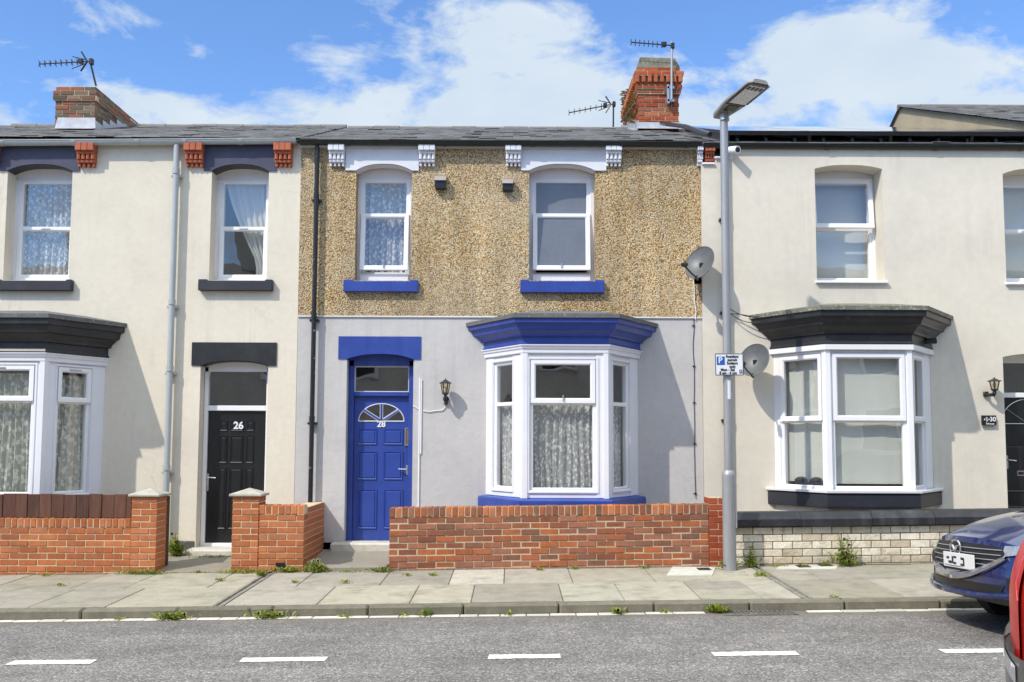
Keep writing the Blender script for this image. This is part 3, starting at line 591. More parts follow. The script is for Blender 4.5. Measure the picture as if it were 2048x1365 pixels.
# bay windows -----------------------------------------------------------------
def bay_pts(B, off, y_end=FY + .03):
    xl, fl, fr, xr, p = B['xl'], B['fl'], B['fr'], B['xr'], B['p']
    yf = FY - p - off
    def side(xw, xf):
        d = Vector((xw - xf, p)); d.normalize(); s = 1 if xw > xf else -1
        n = Vector((s * d.y, -abs(d.x)))              # outward normal of the splay
        k = n.x * xw + n.y * FY + off
        return ((k - n.y * yf) / n.x, yf), ((k - n.y * y_end) / n.x, y_end)
    a, a2 = side(xl, fl); c, c2 = side(xr, fr)
    return [a2, a, c, c2]
def bay_sweep(mb, B, prof):
    vs, fs = [], []
    for off, z in prof:
        for x, y in bay_pts(B, off): vs.append((x, y, z))
    for k in range(len(prof) - 1):
        for i in range(3): fs.append([k * 4 + i, k * 4 + i + 1, k * 4 + 5 + i, k * 4 + 4 + i])
    mb.add(vs, fs)
def panelM(A, Bp):
    d = Vector((Bp[0] - A[0], Bp[1] - A[1], 0)); L_ = d.length; d.normalize(); n = Vector((-d.y, d.x, 0))
    return Matrix(((d.x, n.x, 0, A[0]), (d.y, n.y, 0, A[1]), (0, 0, 1, 0), (0, 0, 0, 1))), L_
def bay(house, B, cornice_m, roof_m, sill_m, surround_m, style):
    zb, zt, zm = B['zb'], B['zt'], B['zm']            # timber surround foot / head, transom centre
    pts = bay_pts(B, 0, FY); Ms = [panelM(pts[i], pts[i + 1]) for i in range(3)]
    s = MB(surround_m)
    for k, (M_, L_) in enumerate(Ms):
        s.M = M_; e0, e1 = B['posts'][k]; bt, tp = B['rails']
        s.box(-.0, e0, .012, .10, zb, zt, .008); s.box(L_ - e1, L_, .012, .10, zb, zt, .008)
        s.box(e0 - .005, L_ - e1 + .005, .02, .10, zb, zb + bt, .006); s.box(e0 - .005, L_ - e1 + .005, .022, .10, zt - tp, zt, .006)
        if style == 'timber': s.ring(e0 - .03, L_ - e1 + .03, zb + bt - .02, zt - tp + .03, [(0, .03), (0, .002), (.022, .002), (.034, .022)])
    s.M = Matrix()
    for i in (1, 2):                                  # corner posts
        x, y = pts[i]; sg = -1 if i == 1 else 1
        s.plan([(x - sg * .055, y - .006), (x + sg * .006, y - .006), (x + sg * .035, y + .055), (x - sg * .055, y + .055)], zb, zt)
    w = s.build('bay_window', house)
    c = MB(cornice_m); ct, cb, pj = B['ct'], zt, B['pj']; H_ = ct - cb
    bay_sweep(c, B, [(.0, cb), (.028, cb), (.030, cb + .018 * H_ / .45), (.018, cb + .05 * H_ / .45), (.016, cb + .30 * H_), (.05, cb + .33 * H_), (.055, cb + .40 * H_), (.075, cb + .46 * H_), (.11, cb + .56 * H_), (.145, cb + .60 * H_), (.15, cb + .66 * H_), (pj * .78, cb + .76 * H_), (pj * .82, cb + .80 * H_), (pj * .97, cb + .82 * H_), (pj, cb + .84 * H_), (pj, ct), (-.3, ct)])
    c.plan(bay_pts(B, .005), cb + .002, ct - .01)
    c.build('cornice', w)
    r = MB(roof_m); q = bay_pts(B, pj + .025); q2 = bay_pts(B, -.25); zr = ct
    r.plan(q, zr + .003, zr + .055)
    r.add([(x, y, zr + .055) for x, y in q] + [(x, y, zr + .15) for x, y in q2], [[i, i + 1, i + 5, i + 4] for i in range(3)] + [[4, 5, 6, 7]])
    if B.get('upstand'): r.box(B['xl'] - .20, B['xr'] + .20, FY - .04, FY + .01, zr - .06, zr + .10)
    r.build('bay_roof', w)
    if B.get('fascia'):
        f_ = MB('white_upvc'); bay_sweep(f_, B, [(.0, zt - B['fascia']), (.035, zt - B['fascia'] + .005), (.035, zt - .002), (-.05, zt - .002)]); f_.build('fascia', w)
    elif style == 'timber':
        f_ = MB(surround_m); bay_sweep(f_, B, [(.0, zt - .11), (.012, zt - .10), (.014, zt - .055), (.03, zt - .045), (.034, zt - .02), (.05, zt - .012), (.05, zt - .001), (-.05, zt - .001)]); f_.build('head_moulding', w)
    si = MB(sill_m); s0, s1 = B['sb'], zb
    bay_sweep(si, B, [(.0, s0 - .02), (.07, s0 - .02), (.075, s0), (.075, s1 - .03), (.06, s1 - .012), (-.06, s1 + .004)]); si.build('sill', w)
    base = MB(B['basem']); bay_sweep(base, B, [(0, -.1 + SLOPE * B['fl']), (.0, s0 - .015), (-.1, s0 - .015)]); base.build('bay_base', w)
    for k, (M_, L_) in enumerate(Ms):
        e0, e1 = B['posts'][k]; bt, tp = B['rails']; a, b_, c0, c1 = e0, L_ - e1, zb + bt, zt - tp
        f_ = MB('white_upvc'); f_.M = M_; win_frame(f_, a, b_, c0, c1, .035, B.get('fwid', .05), .06); f_.box(a + .04, b_ - .04, .04, .09, zm - .025, zm + .025, .006); fo = f_.build('window_frame', w)
        fwid = B.get('fwid', .05)
        op = B['open'][k]
        if op:
            cz0 = zm + .0; s_ = MB('white_upvc'); s_.M = M_; win_frame(s_, a + .012, b_ - .012, cz0, c1 - .008, .004, .062, .04); s_.build('casement', w)
            pane(a + .06, b_ - .06, cz0 + .055, c1 - .065, .03, w, M_)
        else: pane(a + fwid - .01, b_ - fwid + .01, zm + .02, c1 - fwid + .01, .07, w, M_)
        pane(a + fwid - .01, b_ - fwid + .01, c0 + fwid - .01, zm - .02, .07, w, M_)
        if op == 2:
            k_ = MB('steel'); k_.M = M_; k_.box((a + b_) / 2 - .006, (a + b_) / 2 + .006, -.02, .004, zm + .03, zm + .10, .003); k_.build('catch', w)
        if op == 3:
            k_ = MB('steel'); k_.M = M_; k_.box((a + b_) / 2 - .09, (a + b_) / 2 + .09, -.004, .004, c1 - .045, c1 - .028, .003); k_.build('vent_slot', w)
    return w, Ms
# details on the front ---------------------------------------------------------
def corbel(house, px0, px1, py0, py1, m_):
    x0, x1, z0, z1 = RC(px0, px1, py0, py1); h = z1 - z0; y = FY; w = x1 - x0
    c = MB(m_)
    for i in range(3): c.box(x0 + w * i / 3, x0 + w * (i + 1) / 3 - .003, y - .15, y + .01, z1 - h * .34, z1, .006)
    c.box(x0 + .006, x1 - .006, y - .115, y + .01, z1 - h * .46, z1 - h * .345, .008)
    for i in range(4):
        cx = x0 + w * (i + .5) / 4
        c.tube([(cx, y - .085, z1 - h * .70), (cx, y - .085, z1 - h * .465)], w * .105, 8)
    c.box(x0 + .01, x1 - .01, y - .062, y + .01, z1 - h * .80, z1 - h * .465)
    c.box(x0 + .008, x1 - .008, y - .085, y + .01, z1 - h * .84, z1 - h * .70, .008)
    for i in range(4): c.box(x0 + w * (i + .22) / 4, x0 + w * (i + .78) / 4, y - .06, y + .01, z0, z1 - h * .845, .005)
    return c.build('corbel', house)
def gutter(house, px0, py0, px1, py1, Y, r, m_, joints, flat=False):
    a, b_ = P(px0, py0, Y), P(px1, py1, Y); g = MB(m_)
    def fn(u, v):
        an = math.pi * (v * 1.0); x = a[0] + (b_[0] - a[0]) * u; z = a[1] + (b_[1] - a[1]) * u
        return (x, Y - r * math.cos(an), z - r * 1.05 * math.sin(an))
    g.grid(fn, 24, 10); g.grid(lambda u, v: (lambda q: (q[0], Y + (q[1] - Y) * .93, q[2] + .004))(fn(u, v)), 24, 10)
    g.tube([(a[0], Y - r, a[1]), (b_[0], Y - r, b_[1])], .007, 6)
    for e_ in (a, b_):
        g.add([(e_[0], Y, e_[1])] + [(e_[0], Y - r * math.cos(math.pi * k / 10), e_[1] - r * 1.05 * math.sin(math.pi * k / 10)) for k in range(11)], [[0, k + 1, k + 2] for k in range(10)])
    for j in joints:
        x = a[0] + (b_[0] - a[0]) * j; z = a[1] + (b_[1] - a[1]) * j
        g.grid(lambda u, v: (x - .03 + .06 * u, Y - r * 1.1 * math.cos(math.pi * v), z - .002 - r * 1.13 * math.sin(math.pi * v)), 1, 10)
    ob = g.build('gutter', house, True); return ob
def downpipe(house, px, py0, py1, r, m_, clips, y=FY - .085, clipm=None):
    x = X(px, (py0 + py1) / 2, y); z1, z0 = Z(py0, px, y), Z(py1, px, y)
    d = MB(m_); d.smooth = True; d.tube([(x, y, z0), (x, y, z1)], r, 14)
    for c_ in clips:
        z = Z(c_, px, y); d.tube([(x, y, z - .035), (x, y, z + .035)], r * 1.22, 14)
    o_ = d.build('downpipe', house)
    k = MB(clipm or m_)
    for c_ in clips:
        z = Z(c_, px, y) - .06; k.box(x - r - .03, x + r + .03, y + .004, FY + .01, z - .016, z + .016, .004)
    k.build('pipe_clip', o_); return o_
def roof(house, x0, x1, ye, ze, pitch, run, seed=0, back=4.0, gable=True):
    """courses of separate slates on a closed roof body"""
    rnd = random.Random(seed); s = MB(['slate', 'dark_mortar'])
    zr = ze + run * pitch
    s.m = 0; s.col = (.10, .10, .105)
    s.prism_x = None
    s.add([(x0, ye, ze - .05), (x1, ye, ze - .05), (x1, ye + run, zr - .05), (x0, ye + run, zr - .05), (x0, ye + run + back, ze - .05), (x1, ye + run + back, ze - .05)],
          [(0, 1, 2, 3), (3, 2, 5, 4)] + ([(0, 4, 5, 1), (0, 3, 4), (1, 5, 2)] if gable else []))
    ex = .15; n = int(run / (ex * math.cos(math.atan(pitch)))); dy = run / n
    for r_ in range(n + 1):
        x = x0 - (0.14 if r_ % 2 else 0)
        while x < x1:
            w = .24; a, b_ = max(x, x0), min(x + w - .004, x1)
            if b_ - a > .03:
                k = rnd.uniform(.72, 1.3); s.col = (.20 * k, .195 * k, .195 * k)
                y0 = ye + r_ * dy - .03 + rnd.uniform(-.006, .006); y1 = y0 + dy * 1.5
                lift = rnd.uniform(0, .006) + (rnd.uniform(.006, .014) if rnd.random() < .10 else 0)
                zA = ze + (y0 - ye) * pitch + .012 + lift; zB = ze + (y1 - ye) * pitch + .002 + rnd.uniform(-.002, .002)
                if y1 > ye + run: y1 = ye + run + .0; zB = ze + (y1 - ye) * pitch + .004
                th = .009; s.add([(a, y0, zA - th), (b_, y0, zA - th), (b_, y1, zB - th), (a, y1, zB - th), (a, y0, zA), (b_, y0, zA), (b_, y1, zB), (a, y1, zB)],
                                 [(0, 1, 5, 4), (1, 2, 6, 5), (3, 0, 4, 7), (4, 5, 6, 7)])
            x += w
    o_ = s.build('roof', house)
    rd = MB('slate'); rd.col = (.16, .155, .15); x = x0
    while x < x1 - .05:
        b_ = min(x + .45, x1); rd.tube([(x + .004, ye + run, zr - .02), (b_ - .004, ye + run, zr - .02)], .06 + rnd.uniform(-.006, .006), 10); x = b_
    rd.build('ridge_tiles', o_, True)
    return o_
def chimney(house, x0, x1, y0, y1, zb, zt, cols, style, seed):
    c = MB(['brick', 'dark_mortar']); n = int((zt - zb) / .075)
    def course(k, o_, half):
        z = zb + k * .075; rnd = random.Random(seed * 50 + k)
        c.m = 1; c.box(x0 - o_ + .008, x1 + o_ - .008, y0 - o_ + .008, y1 + o_ - .008, z - .012, z + .068)
        c.m = 0
        for (a, b_, fixed, ax) in ((x0 - o_, x1 + o_, y0 - o_, 'x'), (y0 - o_ + .105, y1 + o_ - .105, x0 - o_, 'l'), (y0 - o_ + .105, y1 + o_ - .105, x1 + o_, 'r'), (x0 - o_, x1 + o_, y1 + o_ - .10, 'b')):
            x = a - (.1125 if half else 0)
            while x < b_ - .02:
                p, q = max(x, a), min(x + .215, b_)
                if q - p > .02:
                    kk = rnd.uniform(.8, 1.15); c.col = tuple(w * kk for w in rnd.choice(cols)); j = rnd.uniform(-.005, .005)
                    if ax == 'x': c.box(p, q, fixed + j, fixed + .10, z, z + .065, .006)
                    elif ax == 'b': c.box(p, q, fixed, fixed + .10 + j, z, z + .065, .006)
                    elif ax == 'l': c.box(fixed + j, fixed + .10, p, q, z, z + .065, .006)
                    else: c.box(fixed - .10, fixed + j, p, q, z, z + .065, .006)
                x += .225
    for k in range(n): course(k, style(k, n), k % 2)
    return c.build('chimney', house)
def text_part(parent, name, body, size, px, py, Y, m_, bold=0, ext=.003):
    x, z = P(px, py, Y); t_ = MB(m_); t_.text(body, size, x, z, Y, ext, 'CENTER', bold); return t_.build(name, parent)
# ================================================================== the three houses
XA, XB, XC, XD = -8.75, X(595.5, 640), X(1404, 650), 7.95
EY = 12.8                                            # eaves line
ZE = Z(280, 1024, EY); PIT, RUN = 0.37, 3.85
EAVE = Z(281, 1024, FY)
def house(label):
    return thing('terraced_house', (0, FY, 0), label, 'house')
# ------------------------------------------------------------------ house on the left (26)
H26 = house('cream rendered terraced house with black lintels, grey gutter and a black door numbered 26')
H26['group'] = 'terraced houses along the street'; H26.location = ((XA + XB) / 2, FY, 0)
ow1 = (X(11, 450), X(141, 450)); ow2 = (X(421, 450), X(535.5, 450)); od = (X(397, 880), X(533, 880))
zs1, zt1, z01 = Z(342.6, 80), Z(329.5, 80), Z(561, 80)
zs2, zt2, z02 = Z(342.6, 478), Z(329.5, 478), Z(561, 478)
zds, zdt = Z(732, 470), Z(722, 470)
B26 = dict(xr=X(208.5, 850), fr=X(84, 850, 12.2), p=.8, zb=Z(1003, 85, 12.2), zt=Z(706, 88, 12.2), ct=Z(636, 85, 11.98), pj=.2, zm=Z(802, 85, 12.2), basem='cream_render',
           posts=[(.21, .2), (.12, .12), (.2, .21)], rails=(.06, .155), open=[3, 3, 3], fwid=.05)
B26['fl'] = B26['fr'] - 1.15; B26['xl'] = B26['xr'] - 2.17; B26['sb'] = B26['zb'] - .13
slab('front_wall', rect(XA, XB, -.5, EAVE), [arched(*ow1, z01, zs1, zt1), arched(*ow2, z02, zs2, zt2), arched(*od, -.3, zds, zdt),
     rect(B26['xl'] + .08, B26['xr'] - .08, B26['zb'] - .05, B26['zt'] - .03)], FY, FY + .24, 'cream_render', H26)
mb = MB('room_wall'); mb.box(XA + .01, XA + .2, FY + .25, FY + 8, -.5, EAVE); mb.build('party_wall', H26); mb = MB('room_wall'); mb.box(XB - .1, XB + .1, FY + .25, FY + 8, -.5, EAVE); mb.build('party_wall', H26)
window(H26, *ow1, z01, zs1, zt1, Z(361, 80, FY + .25), Z(457.5, 80, FY + .25), .22, 'closed', sillm='navy_paint', sill=(X(-10, 570), X(147.5, 570), Z(583, 70), z01))
window(H26, *ow2, z02, zs2, zt2, Z(361, 478, FY + .25), Z(457.5, 478, FY + .25), .22, 'closed', sillm='navy_paint', sill=(X(400, 570), X(547, 570), Z(583, 470), z02))
for (a, b_, o_, zs_, zt_) in ((2, 160, ow1, zs1, zt1), (409, 554, ow2, zs2, zt2)):
    c = (a + b_) / 2; mb = MB('navy_band'); mb.prism(arched_lintel(X(a, 316), X(b_, 316), zs_, Z(289, c), *o_, zt_), FY - .018, FY + .02); mb.build('lintel', H26)
    mb = MB('black_paint'); pts = arch_top(o_[0] - .002, o_[1] + .002, zs_ - .004, zt_ - .003)   # painted soffit of the arch
    mb.add([(x, FY - .012, z - .004) for x, z in pts] + [(x, FY + .2, z - .004) for x, z in pts], [[i, i + 1, i + len(pts) + 1, i + len(pts)] for i in range(len(pts) - 1)]); mb.build('lintel_soffit', H26)
mb = MB('black_paint'); mb.prism(arched_lintel(X(384, 708), X(553.5, 708), zds, Z(685.5, 470), *od, zdt), FY - .016, FY + .02); mb.build('door_lintel', H26)
mb = MB('black_paint'); pts = arch_top(od[0] - .002, od[1] + .002, zds - .004, zdt - .003)
mb.add([(x, FY - .012, z - .004) for x, z in pts] + [(x, FY + .17, z - .004) for x, z in pts], [[i, i + 1, i + len(pts) + 1, i + len(pts)] for i in range(len(pts) - 1)]); mb.build('lintel_soffit', H26)
for a, b_ in ((-33, 3), (158.5, 195.5), (373.5, 410.5), (551.5, 587)): corbel(H26, a, b_, 292, 336, 'terracotta')
gutter(H26, -200, 285, 593, 279.5, 12.905, .058, 'grey_pipe', (.26, .44, .60, .72, .86))
downpipe(H26, 341, 290, 1105, .04, 'grey_pipe', (343, 605, 738, 936))
roof(H26, XA, XB - .003, 12.92, ZE + .05, PIT, RUN - .12, 1)
ch = chimney(H26, X(110, 225, 15), X(190, 225, 15), 15.0, 16.9, Z(275, 150, 15), Z(170, 150, 15), BR_OLD, lambda k, n: 0 if k == n - 1 else (.03 if k >= n - 3 else 0), 2)
mb = MB('lead'); cx0, cx1 = X(110, 225, 15), X(190, 225, 15); zr = ZE + (15 - EY) * PIT
mb.add([(cx0 + .06, 14.97, zr + .20), (cx1 + .02, 14.97, zr + .20), (cx1 + .03, 14.97, zr + .03), (cx1 + .04, 14.80, zr - .03), (cx0 + .0, 14.80, zr - .03), (cx0 + .02, 14.97, zr + .03)], [(0, 1, 2, 5), (5, 2, 3, 4)])
for k in range(6):
    y = 15.0 + k * .27; z = zr + k * .27 * PIT; mb.box(cx1 + .005, cx1 + .02, y, y + .26, z, z + .16 + .0)
mb.build('flashing', ch)
# plinth of bare stone beside the door and the step
mb = MB('old_stone'); mb.box(X(344, 1085), od[0] - .002, FY - .012, FY + .05, -.3, Z(1081, 370), .02); mb.build('plinth', H26); mb = MB('old_stone'); mb.box(od[1] + .002, XB - .004, FY - .012, FY + .05, -.3, Z(1083, 560), .02); mb.build('plinth', H26)
YD = FY + .2
fr_ = MB('white_upvc'); x0, x1 = od; zdb = Z(1093, 465, YD); ztr = Z(817, 467, YD)
fr_.box(x0 + .005, x0 + .06, YD - .03, YD + .06, zdb, zds - .0, .006); fr_.box(x1 - .06, x1 - .005, YD - .03, YD + .06, zdb, zds, .006)
fr_.prism([(x0, Z(744, 467, YD)), (x1, Z(744, 467, YD))] + arch_top(x0, x1, zds + .01, zdt + .012), YD - .03, YD + .06)
fr_.box(x0 + .06, x1 - .06, YD - .03, YD + .06, ztr - .035, ztr + .035, .006); fr_.box(x0 + .06, x1 - .06, YD - .045, YD + .06, zdb - .02, zdb + .045, .006)
dfr = fr_.build('door_frame', H26)
pane(x0 + .05, x1 - .05, ztr + .03, Z(742, 467, YD), YD + .03, dfr, None, 'window_glass', 'fanlight_pane')
dl = MB('black_plastic'); lx0, lx1, lz0, lz1 = x0 + .062, x1 - .062, zdb + .05, ztr - .037
dl.box(lx0, lx1, YD + .005, YD + .05, lz0, lz1, .004)
lw, lh = lx1 - lx0, lz1 - lz0
def raised(mb, x0, x1, z0, z1, y, d=.012, w=.022): mb.ring(x0, x1, z0, z1, [(0, y + .004), (.006, y - d), (w, y - d * .2), (w + .012, y - d), (w + .02, y - d * .9)]); mb.add([(x0 + w + .02, y - d * .9, z0 + w + .02), (x1 - w - .02, y - d * .9, z0 + w + .02), (x1 - w - .02, y - d * .9, z1 - w - .02), (x0 + w + .02, y - d * .9, z1 - w - .02)], [(0, 1, 2, 3)])
for (u0, u1) in ((.20, .34), (.385, .615), (.66, .80)):
    for (v0, v1) in ((.845, .925), (.60, .81), (.10, .565)):
        raised(dl, lx0 + u0 * lw, lx0 + u1 * lw, lz0 + v0 * lh, lz0 + v1 * lh, YD + .005)
dr = dl.build('door', H26)
text_part(dr, 'house_number', '26', .135, 477, 852, YD - .008, 'sign_white', .004)
mb = MB('steel'); hx, hz = P(416, 958, YD); mb.box(hx - .018, hx + .012, YD - .012, YD + .006, hz - .16, hz + .07, .004); mb.tube([(hx, YD, hz + .02), (hx, YD - .05, hz + .02), (hx + .12, YD - .05, hz + .012)], .010, 8); mb.build('handle', dr)
room(H26, x0, x1, -.3, zdt, FY + .245, 1.5)
mb = MB('step_stone', zf=lambda x, y: 0); mb.box(X(383, 1105), X(545, 1105), FY - .28, FY + .22, -.25, Z(1099, 465, 12.8), .02); mb.build('doorstep', H26)
bw26, M26 = bay(H26, B26, 'black_paint', 'roof_felt', 'navy_paint', 'white_timber', 'timber')
room(H26, B26['xl'], B26['xr'], B26['zb'], B26['zt'])
# ------------------------------------------------------------------ middle house (28)
H28 = house('pebbledashed terraced house with cobalt blue door, blue sills and blue bay cornice'); H28['group'] = 'terraced houses along the street'; H28.location = ((XB + XC) / 2, FY, 0)
o1 = (X(711, 450), X(822.5, 450)); o2 = (X(1058, 450), X(1190, 450)); od = (X(691, 900), X(825, 900))
z1a, z1s, z1t = Z(562, 766), Z(342.6, 766), Z(329.4, 766); z2a, z2s, z2t = Z(562, 1124), Z(342.6, 1124), Z(329.4, 1124)
ZB = Z(634, 1000); zds, zdt = Z(719, 760), Z(708.5, 760)
B28 = dict(xl=X(970, 850), xr=X(1278, 850), fl=X(1046, 850, 12.2), fr=X(1216, 850, 12.2), p=.8, zb=Z(997.5, 1130, 12.2), zt=Z(690, 1130, 12.2), ct=Z(636, 1130, 11.98), pj=.2,
           zm=Z(806.5, 1130, 12.2), basem='grey_render', posts=[(.185, .27), (.085, .145), (.167, .26)], rails=(.085, .185), open=[0, 2, 0], fwid=.045)
B28['sb'] = B28['zb'] - .14
slab('pebbledash_wall', rect(XB + .004, XC - .002, ZB, EAVE), [arched(*o1, z1a, z1s, z1t), arched(*o2, z2a, z2s, z2t)], FY - .012, FY + .24, 'pebbledash', H28)
slab('lower_wall', rect(XB + .004, XC - .002, Z(1086, 800), ZB - .003), [arched(*od, -.3, zds, zdt), rect(B28['xl'] + .08, B28['xr'] - .08, B28['zb'] - .05, B28['zt'] - .03)], FY, FY + .24, 'grey_render', H28)
mb = MB('grey_render'); mb.add([(XB + .004, FY - .02, ZB - .012), (XC - .002, FY - .02, ZB - .012), (XC - .002, FY - .011, ZB + .01), (XB + .004, FY - .011, ZB + .01), (XB + .004, FY + .01, ZB - .02), (XC - .002, FY + .01, ZB - .02)], [(0, 1, 2, 3), (0, 4, 5, 1)]); mb.build('drip_edge', H28)
mb = MB('old_stone'); mb.box(XB + .004, od[0] - .002, FY + .02, FY + .2, -.4, Z(1088, 660), .03); mb.build('plinth', H28); mb = MB('old_stone'); mb.box(od[1] + .002, XC, FY + .02, FY + .2, -.4, Z(1088, 800), .03); mb.build('plinth', H28)
mb = MB('room_wall'); mb.box(XC - .1, XC + .1, FY + .25, FY + 8, -.5, EAVE); mb.build('party_wall', H28)
window(H28, *o1, z1a, z1s, z1t, Z(359, 766, FY + .2), Z(433.5, 766, FY + .2), .17, 'low_open', sillm='blue_paint', sill=(X(689, 572), X(837, 572), Z(585.5, 766), z1a), jamb=.045, bottom=.10)
window(H28, *o2, z2a, z2s, z2t, Z(359, 1124, FY + .2), Z(433.5, 1124, FY + .2), .17, 'low_open', sillm='blue_paint', sill=(X(1040.5, 574), X(1207.5, 574), Z(587.5, 1124), z2a), jamb=.05, glassm='frosted_glass', bottom=.10)
for (a, b_, o_, zs_, zt_) in ((692, 838, o1, z1s, z1t), (1042, 1212, o2, z2s, z2t)):
    c = (a + b_) / 2; mb = MB('white_masonry'); mb.prism(arched_lintel(X(a, 320), X(b_, 320), zs_, Z(296, c), *o_, zt_), FY - .035, FY + .02); mb.build('lintel', H28)
    mb = MB('white_masonry'); pts = arch_top(o_[0] - .002, o_[1] + .002, zs_ - .004, zt_ - .003)
    mb.add([(x, FY - .03, z - .004) for x, z in pts] + [(x, FY + .16, z - .004) for x, z in pts], [[i, i + 1, i + len(pts) + 1, i + len(pts)] for i in range(len(pts) - 1)]); mb.build('lintel_soffit', H28)
for a, b_ in ((659.5, 692, ), (838.5, 872), (1011, 1043), (1210, 1242.5), (1392, 1404)): corbel(H28, a, b_, 292.5, 335, 'white_masonry')
mb = MB('grey_pipe'); mb.box(XB + .01, XC, FY - .10, FY - .02, Z(297, 1000, 12.93), Z(284, 1000, 12.93)); mb.build('fascia_board', H28)
gutter(H28, 600, 282, 1404, 286.5, 12.875, .055, 'black_plastic', (.12, .36, .58, .8, .96))
downpipe(H28, 627, 290, 1075, .031, 'worn_black_pipe', (392, 632, 838), clipm='black_plastic')
roof(H28, XB + .003, XC, 12.90, ZE + .025, PIT, RUN - .1, 2)
cx0, cx1 = X(1277, 200, 15.95), X(1358, 200, 15.95); zr = ZE + (15.95 - EY) * PIT
def st28(k, n):
    j = n - k
    return .02 if j <= 1 else .075 if j == 2 else .035 if j in (3, 4) else .05 if j == 5 else .03 if j == 6 else 0
ztop = Z(129, 1318, 15.95); ch = chimney(H28, cx0, cx1, 15.95, 17.8, zr - .12, ztop, BR_RED + BR_MIXED[:2], st28, 5)
nb = int((ztop - zr + .12) / .075); zt_ = zr - .12 + nb * .075
mb = MB(['brick', 'dark_mortar']); rnd = random.Random(4)
for i in range(8):                                    # dentils under the oversailing course
    x = cx0 - .055 + i * (cx1 - cx0 + .04) / 7; k = rnd.uniform(.8, 1.2); mb.col = (.42 * k, .13 * k, .06 * k); mb.box(x, x + .065, 15.95 - .095, 15.95 - .02, zt_ - 3.8 * .075, zt_ - 2.02 * .075, .012)
for i in range(16):
    y = 15.95 + i * .115; k = rnd.uniform(.8, 1.2); mb.col = (.42 * k, .13 * k, .06 * k); mb.box(cx0 - .095, cx0 - .02, y, y + .065, zt_ - 3.8 * .075, zt_ - 2.02 * .075, .012)
mb.build('dentil_course', ch)
mb = MB('chimney_mortar'); a, b_, c, d = cx0 - .02, cx1 + .02, 15.93, 17.82; zq = Z(112, 1318, 15.97)
mb.add([(a, c, zt_ - .01), (b_, c, zt_ - .01), (b_, d, zt_ - .01), (a, d, zt_ - .01), (a + .06, c + .10, zq), (b_ - .06, c + .10, zq - .02), (b_ - .06, d - .1, zq), (a + .06, d - .1, zq + .01)], [(0, 1, 5, 4), (1, 2, 6, 5), (2, 3, 7, 6), (3, 0, 4, 7), (4, 5, 6, 7)]); mb.build('flaunching', ch)
mb = MB('lead')
mb.add([(cx0 - .02, 15.925, zr + .13), (cx1 + .02, 15.925, zr + .13), (cx1 + .03, 15.925, zr + .03), (cx1 + .06, 15.74, zr - .035), (cx0 - .07, 15.74, zr - .035), (cx0 - .03, 15.925, zr + .03)], [(0, 1, 2, 5), (5, 2, 3, 4)])
for k in range(7):
    y = 15.92 + k * .26; z = zr + k * .26 * PIT; mb.box(cx0 - .02, cx0 - .005, y, y + .25, z, z + .16); mb.box(cx0 - .12, cx0 - .006, y, y + .25, z - .01, z + .022)
mb.build('flashing', ch)
mb = MB('brown_fence'); mb.col = (.16, .11, .08); mb.tube([(cx0 - .06, 15.94, zt_ - .62), (cx0 - .10, 17.6, zr + .70)], .022, 6); mb.build('lead_capped_batten', ch)
# air vents
for a, b_, c, d in ((870.5, 893.5, 355, 381), (1004.5, 1026.5, 361, 384.5)):
    x0, x1, z0, z1 = RC(a, b_, c, d); mb = MB(['vent_brown', 'black_plastic']); mb.box(x0, x1, FY - .115, FY, z1 - .012, z1, .002)
    mb.add([(x0, FY - .11, z1 - .004), (x1, FY - .11, z1 - .004), (x1, FY - .13, z1 - .075), (x0, FY - .13, z1 - .075)], [(0, 1, 2, 3)])
    mb.m = 1; mb.box(x0 + .003, x1 - .003, FY - .105, FY, z0, z1 - .014, .004); mb.build('air_vent', H28)
# blue door
YD = FY + .2; x0, x1 = od; zdb = Z(1084, 757, YD); ztr = Z(789, 764, YD)
fr_ = MB('blue_paint'); fr_.box(x0 + .004, x0 + .075, YD - .05, YD + .06, zdb, zds, .006); fr_.box(x1 - .075, x1 - .004, YD - .05, YD + .06, zdb, zds, .006)
zfl = Z(733, 764, YD)
fr_.prism([(x0, zfl), (x1, zfl)] + arch_top(x0, x1, zds + .01, zdt + .012), YD - .05, YD + .06)
fr_.box(x0 + .075, x1 - .075, YD - .055, YD + .06, ztr - .03, ztr + .03, .008)
pts = arch_top(x0 - .002, x1 + .002, zds - .004, zdt - .003)
fr_.add([(x, FY - .02, z - .004) for x, z in pts] + [(x, YD, z - .004) for x, z in pts], [[i, i + 1, i + len(pts) + 1, i + len(pts)] for i in range(len(pts) - 1)])
dfr = fr_.build('door_frame', H28)
pane(x0 + .07, x1 - .07, ztr + .025, zfl, YD + .02, dfr, None, 'window_glass', 'fanlight_pane')
mb = MB('white_timber'); mb.ring(x0 + .075, x1 - .075, ztr + .03, zfl, [(0, YD + .01), (0, YD - .012), (.012, YD - .012), (.014, YD + .018)]); mb.build('glazing_bead', dfr)
lx0, lx1, lz0, lz1 = x0 + .078, x1 - .078, zdb + .015, ztr - .033; lw = lx1 - lx0
